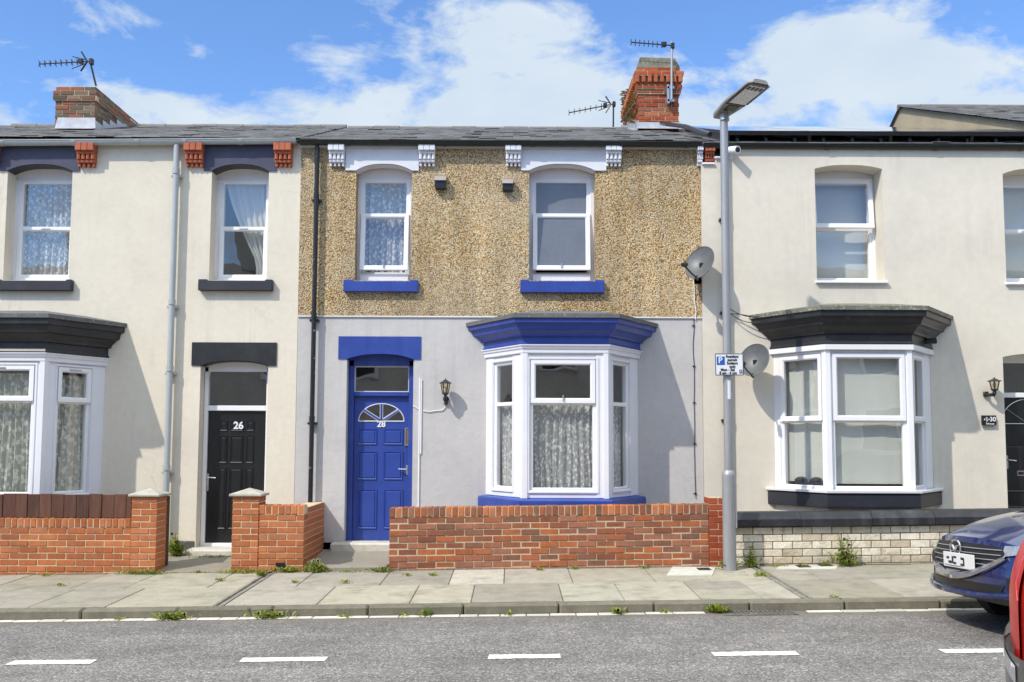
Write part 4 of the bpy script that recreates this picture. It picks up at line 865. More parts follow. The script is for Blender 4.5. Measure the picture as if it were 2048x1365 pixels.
# leaf with a true half-round light
fcx, fz0 = X(763, 830, YD), Z(843, 763, YD); frx = (X(808.5, 840, YD) - X(717.5, 840, YD)) / 2; frz = Z(808, 763, YD) - fz0
half = [(fcx + frx * math.cos(math.pi * k / 20), fz0 + frz * math.sin(math.pi * k / 20)) for k in range(21)]
dr = slab('door', rect(lx0, lx1, lz0, lz1), [half], YD, YD + .045, 'blue_gloss', H28)
mb = MB('blue_gloss')
for a, b_ in ((715, 754), (767, 806)):
    for c, d in ((858, 890), (903, 960), (979, 1058)):
        q0, q1, q2, q3 = RC(a, b_, c, d, YD); raised(mb, q0, q1, q2, q3, YD, .014, .026)
mb.build('raised_panel', dr)
mb = MB('white_timber')
for k in range(20):
    (a, c), (b_, d) = half[k], half[k + 1]; mb.tube([(a, YD - .004, c), (b_, YD - .004, d)], .007, 6, False)
mb.tube([(fcx - frx, YD - .004, fz0), (fcx + frx, YD - .004, fz0)], .008, 6); mb.build('fanlight_bead', dr)
mb = MB(['blue_gloss', 'white_timber'])
for an in (40, 90, 140):
    ca, sa = math.cos(math.radians(an)), math.sin(math.radians(an)); p0 = (fcx + frx * .12 * ca, YD - .002, fz0 + frz * .12 * sa); p1 = (fcx + frx * ca, YD - .002, fz0 + frz * sa)
    mb.m = 0; mb.tube([p0, p1], .016, 8); mb.m = 1; dx, dz = -sa * .018, ca * .018
    for sg in (-1, 1): mb.tube([(p0[0] + dx * sg, p0[1] - .004, p0[2] + dz * sg), (p1[0] + dx * sg, p1[1] - .004, p1[2] + dz * sg)], .004, 5)
mb.build('fanlight_bar', dr)
mb = MB('window_glass'); mb.add([(x, YD + .02, z) for x, z in half], [list(range(21))]); mb.build('fanlight_pane', dr)
text_part(dr, 'house_number', '28', .115, 762.5, 849, YD - .006, 'sign_white', .003)
q0, q1, q2, q3 = RC(809.5, 821, 856, 892, YD); mb = MB(['satin_silver', 'brown_fence']); mb.ring(q0, q1, q2, q3, [(0, YD + .01), (0, YD - .012), (.018, YD - .012), (.02, YD - .004)]); mb.m = 1; mb.col = (.24, .15, .07); mb.box(q0 + .02, q1 - .02, YD - .005, YD + .01, q2 + .02, q3 - .02); mb.build('letterbox', dr)
hx, hz = P(814, 939, YD); mb = MB('steel'); mb.box(hx - .017, hx + .017, YD - .012, YD + .004, hz - .075, hz + .055, .005); mb.tube([(hx, YD, hz), (hx, YD - .05, hz), (hx - .11, YD - .05, hz + .004)], .0095, 8); mb.build('handle', dr)
room(H28, x0, x1, -.3, zdt, FY + .245, 1.5)
mb = MB('brown_fence'); mb.col = (.30, .19, .10); mb.box(x0 + .01, x1 - .01, YD - .08, YD + .05, zdb - .05, zdb + .012, .006); mb.build('threshold', dfr)
mb = MB('blue_paint'); mb.prism(arched_lintel(X(677, 697), X(842, 697), zds, Z(673.5, 760), *od, zdt), FY - .012, FY + .02); mb.build('door_lintel', H28)
mb = MB('step_stone'); mb.box(X(664, 1090), X(800, 1090), FY - .16, FY + .2, -.25, Z(1086, 730, 12.9), .02); mb.build('doorstep', H28)
bw28, M28 = bay(H28, B28, 'blue_paint', 'roof_felt', 'blue_paint', 'white_timber', 'timber')
room(H28, B28['xl'], B28['xr'], B28['zb'], B28['zt'])
# cable and trunking on the lower front
mb = MB('white_upvc'); q0, q1, q2, q3 = RC(837, 843, 756, 1030); mb.box(q0, (q0 + q1) / 2 - .002, FY - .018, FY + .005, q2, q3, .003); mb.box((q0 + q1) / 2 + .002, q1, FY - .018, FY + .005, q2 + .8, q3 - .02, .003); mb.build('cable_trunking', H28)
mb = MB('dark_metal'); cxx = X(1388.5, 820); rnd = random.Random(2)
mb.tube([(cxx + rnd.uniform(-.006, .006), FY - .010, Z(637, 1388)) if i == 0 else (cxx + rnd.uniform(-.008, .008), FY - .008, Z(637 + i * 24, 1388)) for i in range(16)], .0045, 6)
for yy in (652, 733, 806, 888, 987): mb.box(cxx - .018, cxx + .018, FY - .016, FY, Z(yy, 1388) - .006, Z(yy, 1388) + .006)
mb.build('wall_cable', H28)
mb = MB('white_upvc'); cx_ = X(1388, 590); mb.tube([(cx_ - .012, FY - .025, Z(560, 1388)), (cx_ + .0, FY - .025, Z(575, 1388)), (cx_ + .0, FY - .025, Z(600, 1388)), (cx_ + .02, FY - .025, Z(625, 1388)), (cx_ + .012, FY - .02, Z(640, 1388))], .007, 6); mb.build('dish_cable', H28)
# ------------------------------------------------------------------ right house (30), insulated front stands proud of the terrace
HY = FY - .09
H30 = house('pale stone coloured rendered house with black bay cornice, solar roof and plaque numbered 30'); H30['group'] = 'terraced houses along the street'; H30.location = ((XC + XD) / 2, FY, 0)
o1 = (X(1631.5, 450, HY), X(1767, 450, HY)); wv = o1[1] - o1[0]; o2 = (X(2009, 455, HY), X(2009, 455, HY) + wv); od = (X(2010.5, 860, HY), X(2010.5, 860, HY) + .93)
z1a, z1s, z1t = Z(565, 1700), Z(342, 1700), Z(334, 1700); z2a, z2s, z2t = Z(568, 2030), Z(352, 2030), Z(341, 2040)
zds, zdt = Z(716, 2040), Z(709, 2040); ZT = Z(302, 1700)
B30 = dict(xl=X(1542.5, 850), xr=X(1861, 850), fl=X(1654, 850, 12.2), fr=X(1826.5, 850, 12.2), p=.8, zb=Z(985.5, 1740, 12.2), zt=Z(689.5, 1740, 12.2), ct=Z(620.5, 1740, 11.96), pj=.225,
           zm=Z(841.5, 1740, 12.2), basem='stone_render', posts=[(.21, .07), (.075, .07), (.07, .40)], rails=(.03, .105), open=[1, 1, 1], fascia=.07, upstand=True, fwid=.045)
B30['sb'] = B30['zb'] - .17; B30['xl'] -= .055; B30['xr'] += .06
xst1, xst2 = X(1427.5, 325), X(1441, 312); zst1, zst2 = Z(334, 1415), Z(322, 1435)
slab('front_wall', [(XC + .002, -.5), (XD, -.5), (XD, ZT), (xst2, ZT), (xst2, zst2), (xst1, zst2), (xst1, zst1), (XC + .002, zst1)], [arched(*o1, z1a, z1s, z1t), arched(*o2, z2a, z2s, z2t), arched(*od, -.3, zds, zdt),
     rect(B30['xl'] + .08, B30['xr'] - .08, B30['zb'] - .05, B30['zt'] - .03)], HY, FY + .24, 'stone_render', H30)
mb = MB('black_paint'); mb.box(XC + .003, XD, FY + .03, FY + .2, Z(327, 1415), EAVE + .02); mb.build('eaves_board', H30)
mb = MB('white_upvc'); mb.box(xst2 - .01, XD, HY - .035, FY + .01, ZT + .001, ZT + .035, .004); mb.box(xst1 - .01, xst2 - .012, HY - .035, FY + .02, zst2 + .001, zst2 + .026, .004); mb.box(XC + .003, xst1 - .012, HY - .035, FY + .02, zst1 + .001, zst1 + .026, .004); mb.build('render_trim', H30)
corbel(H30, 1407, 1427, 297, 331, 'terracotta')
mb = MB('room_wall'); mb.box(XD - .12, XD - .01, FY + .25, FY + 8, -.5, EAVE); mb.build('party_wall', H30)
window(H30, *o1, z1a, z1s, z1t, Z(362, 1700, FY + .25), Z(459, 1700, FY + .25), .22, 'top_open', sillm='white_upvc', headm='white_upvc', jamb=.03, bottom=.05)
window(H30, *o2, z2a, z2s, z2t, Z(368, 2040, FY + .25), Z(463, 2040, FY + .25), .22, 'closed', sillm='white_upvc', headm='white_upvc', jamb=.03, bottom=.05)
for o_, za in ((o1, z1a), (o2, z2a)):
    mb = MB('white_upvc'); mb.box(o_[0] - .02, o_[1] + .03, HY - .05, FY + .24, za - .032, za - .002, .005); mb.build('sill', H30)
gutter(H30, 1405, 289, 2180, 293, 12.88, .058, 'black_plastic', (.06, .32, .6, .82))
downpipe(H30, 1452, 298, 1100, .034, 'black_plastic', (430, 617, 832), y=HY - .075)
roof(H30, XC + .003, XD - .003, 12.91, ZE + .005, PIT, RUN - .11, 3)
mb = MB('black_plastic'); mb.tube([(XC + .10, EY + .02, ZE + .09), (XC + .05, EY + 1.5, ZE + .13 + 1.5 * PIT), (XC - .1, 15.7, ZE + .13 + 2.9 * PIT)], .035, 8); mb.build('roof_edge_pipe', H30)
YD = FY + .2; x0, x1 = od; zdb = Z(1018, 2040, YD); ztr = Z(791, 2040, YD)
fr_ = MB('white_upvc'); fr_.box(x0 + .004, x0 + .03, YD - .03, YD + .06, -.05, zds, .005); fr_.box(x1 - .06, x1 - .004, YD - .03, YD + .06, -.05, zds, .006)
fr_.prism([(x0, Z(727, 2040, YD)), (x1, Z(727, 2040, YD))] + arch_top(x0, x1, zds + .01, zdt + .012), YD - .03, YD + .06); fr_.box(x0 + .03, x1 - .06, YD - .03, YD + .06, ztr - .033, ztr + .033, .006); dfr = fr_.build('door_frame', H30)
pane(x0 + .03, x1 - .05, ztr + .03, Z(727, 2040, YD), YD + .03, dfr, None, 'window_glass', 'fanlight_pane')
dl = MB('black_plastic'); lx0, lx1, lz0, lz1 = x0 + .032, x1 - .062, .02, ztr - .035; dl.box(lx0, lx1, YD + .005, YD + .05, lz0, lz1, .004); lw, lh = lx1 - lx0, lz1 - lz0
for u0, u1 in ((.10, .44), (.56, .90)):
    for v0, v1 in ((.40, .70), (.08, .32)): raised(dl, lx0 + u0 * lw, lx0 + u1 * lw, lz0 + v0 * lh, lz0 + v1 * lh, YD + .005)
dr = dl.build('door', H30)
mb = MB('satin_silver'); fcx = (lx0 + lx1) / 2; fz0 = Z(848, 2040, YD); R_ = lw * .43
pts = [(fcx + R_ * math.cos(math.pi * k / 20), YD - .004, fz0 + R_ * .92 * math.sin(math.pi * k / 20)) for k in range(21)]; mb.tube(pts, .006, 6); mb.tube([pts[0], pts[-1]], .006, 6)
for an in (38, 90, 142): mb.tube([(fcx, YD - .004, fz0), (fcx + R_ * math.cos(math.radians(an)), YD - .004, fz0 + R_ * .92 * math.sin(math.radians(an)))], .004, 6)
mb.build('fanlight_bead', dr)
mb = MB(['satin_silver', 'tail_red']); q0, q1, q2, q3 = RC(2034, 2062, 942, 952, YD); mb.ring(q0, q1 + .1, q2, q3, [(0, YD + .01), (0, YD - .008), (.012, YD - .008)]); mb.m = 1; mb.box(q0 + .012, q1 + .088, YD - .004, YD + .008, q2 + .012, q3 - .012); mb.build('letterbox', dr)
hx, hz = P(2014, 920.5, YD); mb = MB('steel'); mb.box(hx - .012, hx + .014, YD - .01, YD + .004, hz - .12, hz + .06, .004); mb.tube([(hx, YD, hz), (hx, YD - .05, hz), (hx + .10, YD - .05, hz - .01)], .0095, 8); mb.build('handle', dr)
room(H30, x0, x1, -.3, zdt, FY + .245, 1.5)
bw30, M30 = bay(H30, B30, 'black_paint', 'mossy_stone', 'navy_paint', 'white_upvc', 'flat')
room(H30, B30['xl'], B30['xr'], B30['zb'], B30['zt'])
mb = MB('white_upvc'); bay_sweep(mb, B30, [(.02, B30['zb'] - .004), (.095, B30['zb'] - .004), (.10, B30['zb'] + .022), (.02, B30['zb'] + .03)]); mb.build('window_board', bw30)
# ------------------------------------------------------------------ house beyond the solar roof
H32 = house('tan rendered gable of a taller house with slate roof, beyond the solar panels'); H32.location = (9.5, FY, 0)
yr, y2_ = F_PX * XD / 794, F_PX * XD / 1024; zr_ = Z(213, 1818, yr); pt = (zr_ - Z(239, 2048, y2_)) / (yr - y2_); zq = zr_ - pt * (yr - FY)
mb = MB('tan_render'); gp = [(FY, -.5), (FY, zq), (yr, zr_), (yr + 5.4, zq), (yr + 5.4, -.5)]
mb.add([(XD, y, z - .03) for y, z in gp] + [(13.0, y, z - .03) for y, z in gp], [[0, 1, 2, 3, 4], [9, 8, 7, 6, 5]] + [[i, i + 5, (i + 1) % 5 + 5, (i + 1) % 5] for i in (0, 3)]); mb.build('gable_wall', H32)
roof(H32, XD - .06, 13.1, FY - .1, zq - .1 * pt, pt, yr - FY + .1, 9, 5.4, False)
# ------------------------------------------------------------------ solar panels on the right roof
SA = thing('solar_array', (5, 14, ZE), 'row of dark blue solar panels raised on the right hand roof', 'solar panels')
sx0 = X(1452, 266, 12.86); ys = 12.86; zs0 = Z(263, 1700, ys); PS = .35; cs = math.cos(math.atan(PS))
Ms = Matrix.Translation((sx0, ys, zs0)) @ Matrix.Rotation(math.atan(PS), 4, 'X')
for r_ in range(2):
    for c_ in range(4):
        mb = MB(['black_plastic', 'solar_cell']); mb.M = Ms; a, b_, c, d = c_ * 1.13, c_ * 1.13 + 1.12, r_ * 1.68, r_ * 1.68 + 1.67
        mb.box(a, b_, c, d, -.04, 0, .002); mb.m = 1; mb.box(a + .012, b_ - .012, c + .012, d - .012, -.02, .003)
        mb.build('solar_panel', SA)
mb = MB('black_plastic'); mb.M = Ms
for c_ in range(5): mb.box(c_ * 1.1 + .02, c_ * 1.1 + .06, .02, 3.3, -.20, -.045)
mb.box(0, 4.52, -.012, -.002, -.055, .0); mb.M = Matrix()
for k in range(12): mb.box(sx0 + .15 + k * .39, sx0 + .19 + k * .39, ys + .08, ys + .14, zs0 - .16, zs0 - .03)
mb.build('mounting_rail', SA)
# ------------------------------------------------------------------ the row across the street (seen in the glass)
HO = thing('brick_terrace', (0, -1.0, 0), 'row of brick houses across the street, showing only as reflections in the window panes', 'building')
mb = MB('opposite_wall'); mb.box(-26, 26, -9, -.9, -.4, 5.5); mb.build('wall', HO)
mb = MB('slate'); mb.col = (.12, .12, .13); mb.add([(-26, -.6, 5.45), (26, -.6, 5.45), (26, -4.9, 7.2), (-26, -4.9, 7.2), (26, -9.2, 5.45), (-26, -9.2, 5.45)], [(0, 1, 2, 3), (3, 2, 4, 5)]); mb.build('roof', HO)
for i in range(-4, 5):
    mb = MB('opposite_wall'); mb.box(i * 5.4 + 2.1, i * 5.4 + 2.9, -5.3, -4.0, 6.6, 8.1); mb.build('chimney', HO)
    for dx in (-1.2, 1.2):
        for zz in (.9, 3.3):
            if zz < 1 and dx > 0: continue
            mb = MB(['white_upvc', 'grille_black']); a = i * 5.4 + dx - .5; mb.ring(a, a + 1.0, zz, zz + 1.5, [(0, -.9), (0, -.86), (.07, -.86), (.07, -.9)]); mb.m = 1; mb.add([(a, -.885, zz), (a + 1, -.885, zz), (a + 1, -.885, zz + 1.5), (a, -.885, zz + 1.5)], [(0, 1, 2, 3)]); mb.build('window', HO)
# ================================================================== curtains and blinds
def bay_curtains(B, Ms, mat_, z0, z1, labels, name, amp=.02, dy=.16, seed=0, waves=None, idx=(0, 1, 2)):
    for k in idx:
        M_, L_ = Ms[k]; e0, e1 = B['posts'][k]
        curtain(name, e0 - .02, L_ - e1 + .02, z0, z1, dy, mat_, labels[k], amp, waves, seed + k, M_)
bay_curtains(B28, M28, 'net_lace', B28['zb'] + .10, B28['zm'] - .02, ('white lace net curtain in the narrow left light of the blue bay', 'white lace net curtain in the wide middle light of the blue bay', 'white lace net curtain in the narrow right light of the blue bay'), 'net_curtain', .03, seed=4)
bay_curtains(B26, M26, 'net_lace_dense', B26['zb'] + .05, B26['zt'] - .25, ('x', 'cream net curtain in the middle light of the left bay behind the fence', 'floral net curtain in the right side light of the left bay'), 'net_curtain', .03, seed=14, idx=(1, 2))
bay_curtains(B30, M30, 'blind_white', B30['zb'] + .10, B30['zt'] - .12, ('plain pale blind in the left light of the black topped bay', 'plain pale blind in the middle light of the black topped bay', 'plain pale blind in the narrow right light of the black topped bay'), 'window_blind', .004, .14, seed=24, waves=2)
M_, L_ = M30[0]; T = thing('sill_ornament', tuple(M_ @ Vector((.45, .11, B30['zb'] + .06))), 'pair of dark domed ornaments inside the left light of the black topped bay', 'ornament')
mb = MB('dark_metal'); mb.M = M_; mb.box(.26, .82, .085, .125, B30['zb'] + .05, B30['zb'] + .115, .004); mb.build('strip', T)
for u_ in (.46, .70):
    mb = MB('dark_metal'); mb.M = M_; mb.lathe([(.085, B30['zb'] + .116), (.082, B30['zb'] + .14), (.06, B30['zb'] + .165), (.02, B30['zb'] + .178)], u_, .105, 16); mb.build('dome', T)
yc = FY + .36
curtain('net_curtain', ow1[0], ow1[1], z01 + .1, zs1 + .1, yc, 'net_lace', 'white net curtain in the upstairs window farthest left', .025, seed=31)
def draw(v, a, b_): return (a + (b_ - a) * (.12 + .75 * (1 - v) ** 1.5 if v > .15 else .70), b_ + .02)
curtain('window_curtain', ow2[0], ow2[1], z02 + .08, zs2 + .05, yc, 'sheer_white', 'white curtain drawn aside in the upstairs window above the black door', .02, seed=33, taper=draw, waves=7)
w1 = (X(711, 450), X(822.5, 450)); curtain('net_curtain', w1[0] - .05, w1[1] + .05, Z(562, 766), Z(350, 766), FY + .34, 'net_lace', 'white lace net curtain in the upstairs window above the blue door', .025, seed=36)
curtain('window_blind', o1[0] - .05, o1[1] + .05, z1a, z1s + .05, FY + .42, 'blind_white', 'pale blind behind the open upstairs window over the black topped bay', .003, seed=38, waves=2)
curtain('window_blind', o2[0] - .05, o2[1] + .05, z2a, z2s + .05, FY + .42, 'blind_white', 'pale blind in the upstairs window cut by the right edge', .003, seed=39, waves=2)
# ================================================================== garden walls
def wz(px, py): return Z(py, px, WY)
def wx(px, py=1080): return X(px, py, WY)
# left house: long orange wall, pier with cap, fence boards on top
px0, px1 = wx(262.7, 1050), wx(314, 1050)
W1 = thing('garden_wall', ((px0 - 9) / 2, WY, 0), 'orange brick garden wall topped by a brown board fence, with a stone capped pier at its right end', 'garden wall', 'low brick walls along the pavement')
zt = wz(130, 1037); n = 8; zb = zt - .105 - n * .075
mb = MB(['brick', 'mortar']); bricks(mb, -8.9, px0 - .002, WY, .215, zb - .075, n + 1, BR_ORANGE, 1); on_edge(mb, -8.9, px0 - .002, WY, .215, zt - .105, BR_ORANGE, 2); mb.build('wall', W1)
ztp = wz(290, 994); n = int((ztp + .25) / .075) + 1
mb = MB(['brick', 'mortar']); bricks(mb, px0, px1, WY - .012, .335, ztp - n * .075 + .01, n, BR_ORANGE, 3, half0=True); pr = mb.build('pier', W1)
def cap(parent, x0, x1, y0, y1, z, h=.07, e_=.035):
    c = MB('concrete_cap'); c.box(x0 - e_, x1 + e_, y0 - e_, y1 + e_, z, z + .03, .006); a, b_, p, q = x0 - e_ + .004, x1 + e_ - .004, y0 - e_ + .004, y1 + e_ - .004; xm, ym = (a + b_) / 2, (p + q) / 2
    c.add([(a, p, z + .028), (b_, p, z + .028), (b_, q, z + .028), (a, q, z + .028), (xm, ym, z + h + .01)], [(0, 1, 4), (1, 2, 4), (2, 3, 4), (3, 0, 4)]); return c.build('cap', parent)
cap(pr, px0, px1, WY - .012, WY + .323, ztp + .002, .085)
mb = MB('brown_fence'); mb.col = (.05, .022, .018); mb.box(px1 - .12, px1 + .0, WY + .33, WY + .43, -.2, ztp - .01, .006); tag(mb.build('gate_post'), 'dark brown timber gate post behind the stone capped pier', 'post')
fz0, fz1 = zt + .004, wz(130, 989)
FN = thing('board_fence', (-6.5, WY + .1, fz0), 'low fence of dark brown vertical boards on top of the orange brick wall', 'fence')
rnd = random.Random(8); x = -8.9
while x < px0 - .03:
    w = min(rnd.choice((.145, .15, .15)), px0 - .012 - x); k = rnd.uniform(.65, 1.35); mb = MB('brown_fence'); mb.col = (.10 * k, .038 * k, .022 * k)
    if w > .03: mb.box(x, x + w - .004, WY + .03 + rnd.uniform(-.006, .006), WY + .052, fz0, fz1 + rnd.uniform(-.006, .006), .003); mb.build('board', FN)
    x += w
mb = MB('brown_fence'); mb.col = (.08, .035, .022); mb.box(-8.9, px0 - .01, WY + .06, WY + .10, fz1 - .12, fz1 - .05); mb.box(-8.9, px0 - .01, WY + .06, WY + .10, fz0 + .04, fz0 + .11); mb.build('rail', FN)
# short piece between the two doors, returning to the house
a0, a1, a2 = wx(464, 1060), wx(517, 1060), wx(607.8, 1070)
W2 = thing('garden_wall', ((a0 + a2) / 2, WY, 0), 'short orange brick wall with a capped pier between the black door and the blue door', 'garden wall', 'low brick walls along the pavement')
ztp = wz(490, 993.5); n = int((ztp + .2) / .075) + 1; mb = MB(['brick', 'mortar']); bricks(mb, a0, a1, WY - .008, .33, ztp - n * .075 + .01, n, BR_ORANGE, 7); pr = mb.build('pier', W2); cap(pr, a0, a1, WY - .008, WY + .322, ztp + .002, .085)
zt = wz(560, 1011); n = int((zt - .105 + .2) / .075) + 1; mb = MB(['brick', 'mortar']); bricks(mb, a1 + .002, a2, WY, .215, zt - .105 - n * .075, n, BR_ORANGE, 8, half0=True); on_edge(mb, a1 + .002, a2, WY, .215, zt - .105, BR_ORANGE, 9); mb.build('wall', W2)
mb = MB(['brick', 'mortar']); bricks(mb, a2 - .215, a2, WY + .218, FY - WY - .225, zt - .105 - n * .075, n + 1, BR_ORANGE, 10); mb.build('return_wall', W2)
mb = MB('black_plastic'); dx, dz = wx(561, 1130), wz(561, 1131); mb.box(dx - .055, dx + .055, WY - .008, WY + .01, dz - .045, dz + .03); mb.build('drain_hole', W2)
# middle wall follows the slope of the street
b0, b1, b2 = wx(778.5, 1075), wx(1418, 1070), wx(1448, 1060)
shear = lambda x, y: .0155 * x
W3 = thing('garden_wall', ((b0 + b1) / 2, WY, 0), 'mixed red brick garden wall standing before the blue bay window', 'garden wall', 'low brick walls along the pavement')
zt = wz(1024, 1013.5); n = 9; mb = MB(['brick', 'dark_mortar'], zf=shear); zb = zt - .11 - n * .0752
bricks(mb, b0, b1, WY, .215, zb, n, BR_MIXED, 21, pitch=.0752, jit=.007); on_edge(mb, b0, b1, WY, .215, zt - .11, BR_MIXED + BR_ORANGE[1:], 22, h=.11)
mb.m = 1; mb.col = (1, 1, 1); mb.box(b0 - .015, b1, WY - .015, WY + .2, zb - .2, zb - .006, .01); mb.build('wall', W3)
zt = wz(1432, 995); n = 14; mb = MB(['brick', 'dark_mortar']); bricks(mb, b1 + .002, b2, WY - .01, .30, zt - n * .075, n, BR_RED, 23); tag(mb.build('brick_pier'), 'bright red brick pier tucked behind the lamp post', 'brick pier')
# painted stone wall with black coping
c0, c1 = b2 + .004, wx(2300, 1080)
W4 = thing('garden_wall', ((c0 + c1) / 2, WY, 0), 'flaking cream painted brick wall under a black bevelled coping, behind the blue car', 'garden wall', 'low brick walls along the pavement')
zc1, zc0 = wz(1700, 1023.5), wz(1700, 1052); dxm = X(1700, 1040, WY); sh4 = lambda x, y: SLOPE * (x - dxm)
mb = MB(['painted_brick', 'wall_grime'], zf=sh4); h_ = zc0 + .15 - SLOPE * dxm; n = 8
bricks(mb, c0, c1, WY + .02, .23, zc0 - n * .088, n, [(.82, .74, .60), (.76, .68, .54), (.86, .79, .65), (.70, .60, .46)], 31, pitch=.088, bl=.235, jit=.005, h=.079); mb.build('wall', W4)
mb = MB('coping_paint', zf=sh4); x = c0; yb = WY - .045; ht = zc1 - zc0; rnd = random.Random(6)
while x < c1:
    b_ = min(x + rnd.uniform(.75, .95), c1); pf = [(yb, zc0 + .004), (yb, zc0 + ht * .52), (yb + .07, zc0 + ht), (WY + .22, zc0 + ht), (WY + .30, zc0 + ht * .5), (WY + .30, zc0 + .004)]
    dz = rnd.uniform(-.004, .004); m_ = len(pf); mb.add([(x + .002, y, z + dz) for y, z in pf] + [(b_ - .003, y, z + dz) for y, z in pf], [list(range(m_)), list(range(2 * m_ - 1, m_ - 1, -1))] + [[i, i + m_, (i + 1) % m_ + m_, (i + 1) % m_] for i in range(m_)]); x = b_
mb.build('coping', W4)
# ================================================================== lamp post and sign
LY = 11.45; lx = X(1459.5, 1130, LY); zg = gz(lx, LY)
LP = thing('lamp_post', (lx, LY, zg), 'tall grey steel lamp post with flat LED head at the back of the pavement', 'lamp post')
zs_, ztop = Z(946, 1458, LY), Z(232, 1447, LY)
mb = MB('galvanised'); mb.smooth = True; mb.tube([(lx, LY, zg - .1), (lx, LY, zs_ - .03)], .076, 24); mb.tube([(lx, LY, zs_ - .032), (lx, LY, zs_ + .0), (lx, LY, zs_ + .03)], [.0765, .074, .050], 24, False); col_ = mb.build('column_base', LP)
mb = MB('galvanised'); mb.smooth = True; mb.tube([(lx, LY, zs_), (lx, LY, ztop)], .047, 24); mb.build('column', LP)
mb = MB('galvanised'); dz0, dz1 = Z(1056, 1470, LY), Z(968, 1470, LY)
mb.grid(lambda u, v: (lx + .0785 * math.cos(-1.25 + 1.5 * u), LY + .0785 * math.sin(-1.25 + 1.5 * u), dz0 + (dz1 - dz0) * v), 10, 1); mb.box(lx + .066, lx + .083, LY - .045, LY - .037, dz0, dz1); mb.build('access_door', col_)
hd = Vector((.27, -.62, .13)).normalized(); hl = .84; side = hd.cross(Vector((0, 0, 1))).normalized(); upv = side.cross(hd).normalized(); tipu = upv
HM = Matrix(((side.x, hd.x, upv.x, lx), (side.y, hd.y, upv.y, LY), (side.z, hd.z, upv.z, ztop + .03), (0, 0, 0, 1)))
def headw(t): return .075 + .075 * min(1, t / .42) ** .8 if t < .9 else .15 * (1 - ((t - .9) / .1) ** 2 * .25)
mb = MB('lamp_grey'); mb.M = HM; mb.smooth = True; nn = 24; rings = []
for i in range(nn + 1):
    t = i / nn; w = headw(t); h1 = .075 - .035 * t; yy = -.12 + hl * t; sc = 1 if 0 < i < nn else .9
    rings.append([(-w * sc, yy, .0), (-w * .96 * sc, yy, h1 * .55), (-w * .6, yy, h1), (w * .6, yy, h1), (w * .96 * sc, yy, h1 * .55), (w * sc, yy, .0), (w * .92 * sc, yy, -.012), (-w * .92 * sc, yy, -.012)])
vs = [p for r_ in rings for p in r_]; fs = [[i * 8 + k, i * 8 + (k + 1) % 8, (i + 1) * 8 + (k + 1) % 8, (i + 1) * 8 + k] for i in range(nn) for k in range(8)] + [list(range(8)), list(range(len(vs) - 1, len(vs) - 9, -1))]
mb.add(vs, fs)
head = mb.build('lamp_head', LP)
mb = MB('galvanised'); mb.M = HM; mb.tube([(0, 0, -.10), (0, 0, .02)], .055, 16); mb.build('head_socket', head)
mb = MB(['lens_clear', 'sign_black', 'satin_silver']); mb.M = HM
mb.box(-.115, .115, .26, .66, -.018, -.013, .002); mb.m = 1; mb.box(-.13, .13, .225, .25, -.02, -.012); mb.box(-.075, .075, .09, .215, -.022, -.013, .003)
for i in range(4): mb.box(-.10 + i * .055, -.065 + i * .055, .575, .635, -.022, -.017)
for i in range(18):
    for sg in (-1, 1): mb.box(sg * .125, sg * .145, .28 + i * .024, .29 + i * .024, -.022, -.013)
for i in range(9): mb.box(-.11 + i * .026, -.10 + i * .026, .69, .72, -.022, -.013)
mb.build('led_panel', head)
SY = LY - .062
q0, q1, q2, q3 = X(1429.2, 730, SY), X(1488, 730, SY), Z(751.5, 1459, SY), Z(707, 1459, SY); sw, shh = q1 - q0, q3 - q2
SG = thing('parking_sign', ((q0 + q1) / 2, SY, q2), 'white resident permit parking sign fixed to the lamp post', 'sign')
SM = Matrix.Translation(((q0 + q1) / 2, SY, (q2 + q3) / 2)) @ Matrix.Rotation(-.012, 4, 'Y') @ Matrix.Rotation(.10, 4, 'Z')
hw, hh = sw / 2, shh / 2
mb = MB(['sign_white', 'sign_black']); mb.M = SM; mb.box(-hw, hw, 0, .004, -hh, hh, .001); mb.m = 1; mb.ring(-hw + .002, hw - .002, -hh + .002, hh - .002, [(0, -.001), (0, -.0025), (.008, -.0025), (.008, -.001)]); pl = mb.build('plate', SG)
mb = MB(['sign_blue', 'sign_white']); mb.M = SM; bx0, bx1, bz0, bz1 = -hw + .022, -hw + .118, -.005, .092
mb.box(bx0, bx1, -.003, .001, bz0, bz1); mb.m = 1; mb.text('P', .098, (bx0 + bx1) / 2 - .006, (bz0 + bz1) / 2 + .002, -.0045, .001, 'CENTER', .002); mb.build('parking_symbol', pl)
mb = MB('sign_black'); mb.M = SM
for i, s_ in enumerate(('Resident', 'permit', 'holders', 'only')): mb.text(s_, .043, .035, hh - .038 - i * .0395, -.004, .0008, 'CENTER', .0012)
mb.text('Mon - Sat', .043, -.022, -.063, -.004, .0008, 'CENTER', .0012); mb.text('8 am - 6 pm', .043, -.018, -.101, -.004, .0008, 'CENTER', .0012)
mb.box(hw - .052, hw - .018, -.003, .001, -hh + .026, -hh + .068); mb.build('lettering', pl)
mb = MB('sign_white'); mb.M = SM; mb.text('E', .034, hw - .035, -hh + .047, -.0045, .0008, 'CENTER', .001); mb.build('zone_letter', pl)
mb = MB('steel'); 
for z in (q2 + .06, q3 - .06): mb.tube([(lx, LY, z - .012), (lx, LY, z + .012)], .052, 20, False); mb.box(lx - .015, lx + .015, SY + .002, LY - .045, z - .012, z + .012)
mb.build('clamp', SG)
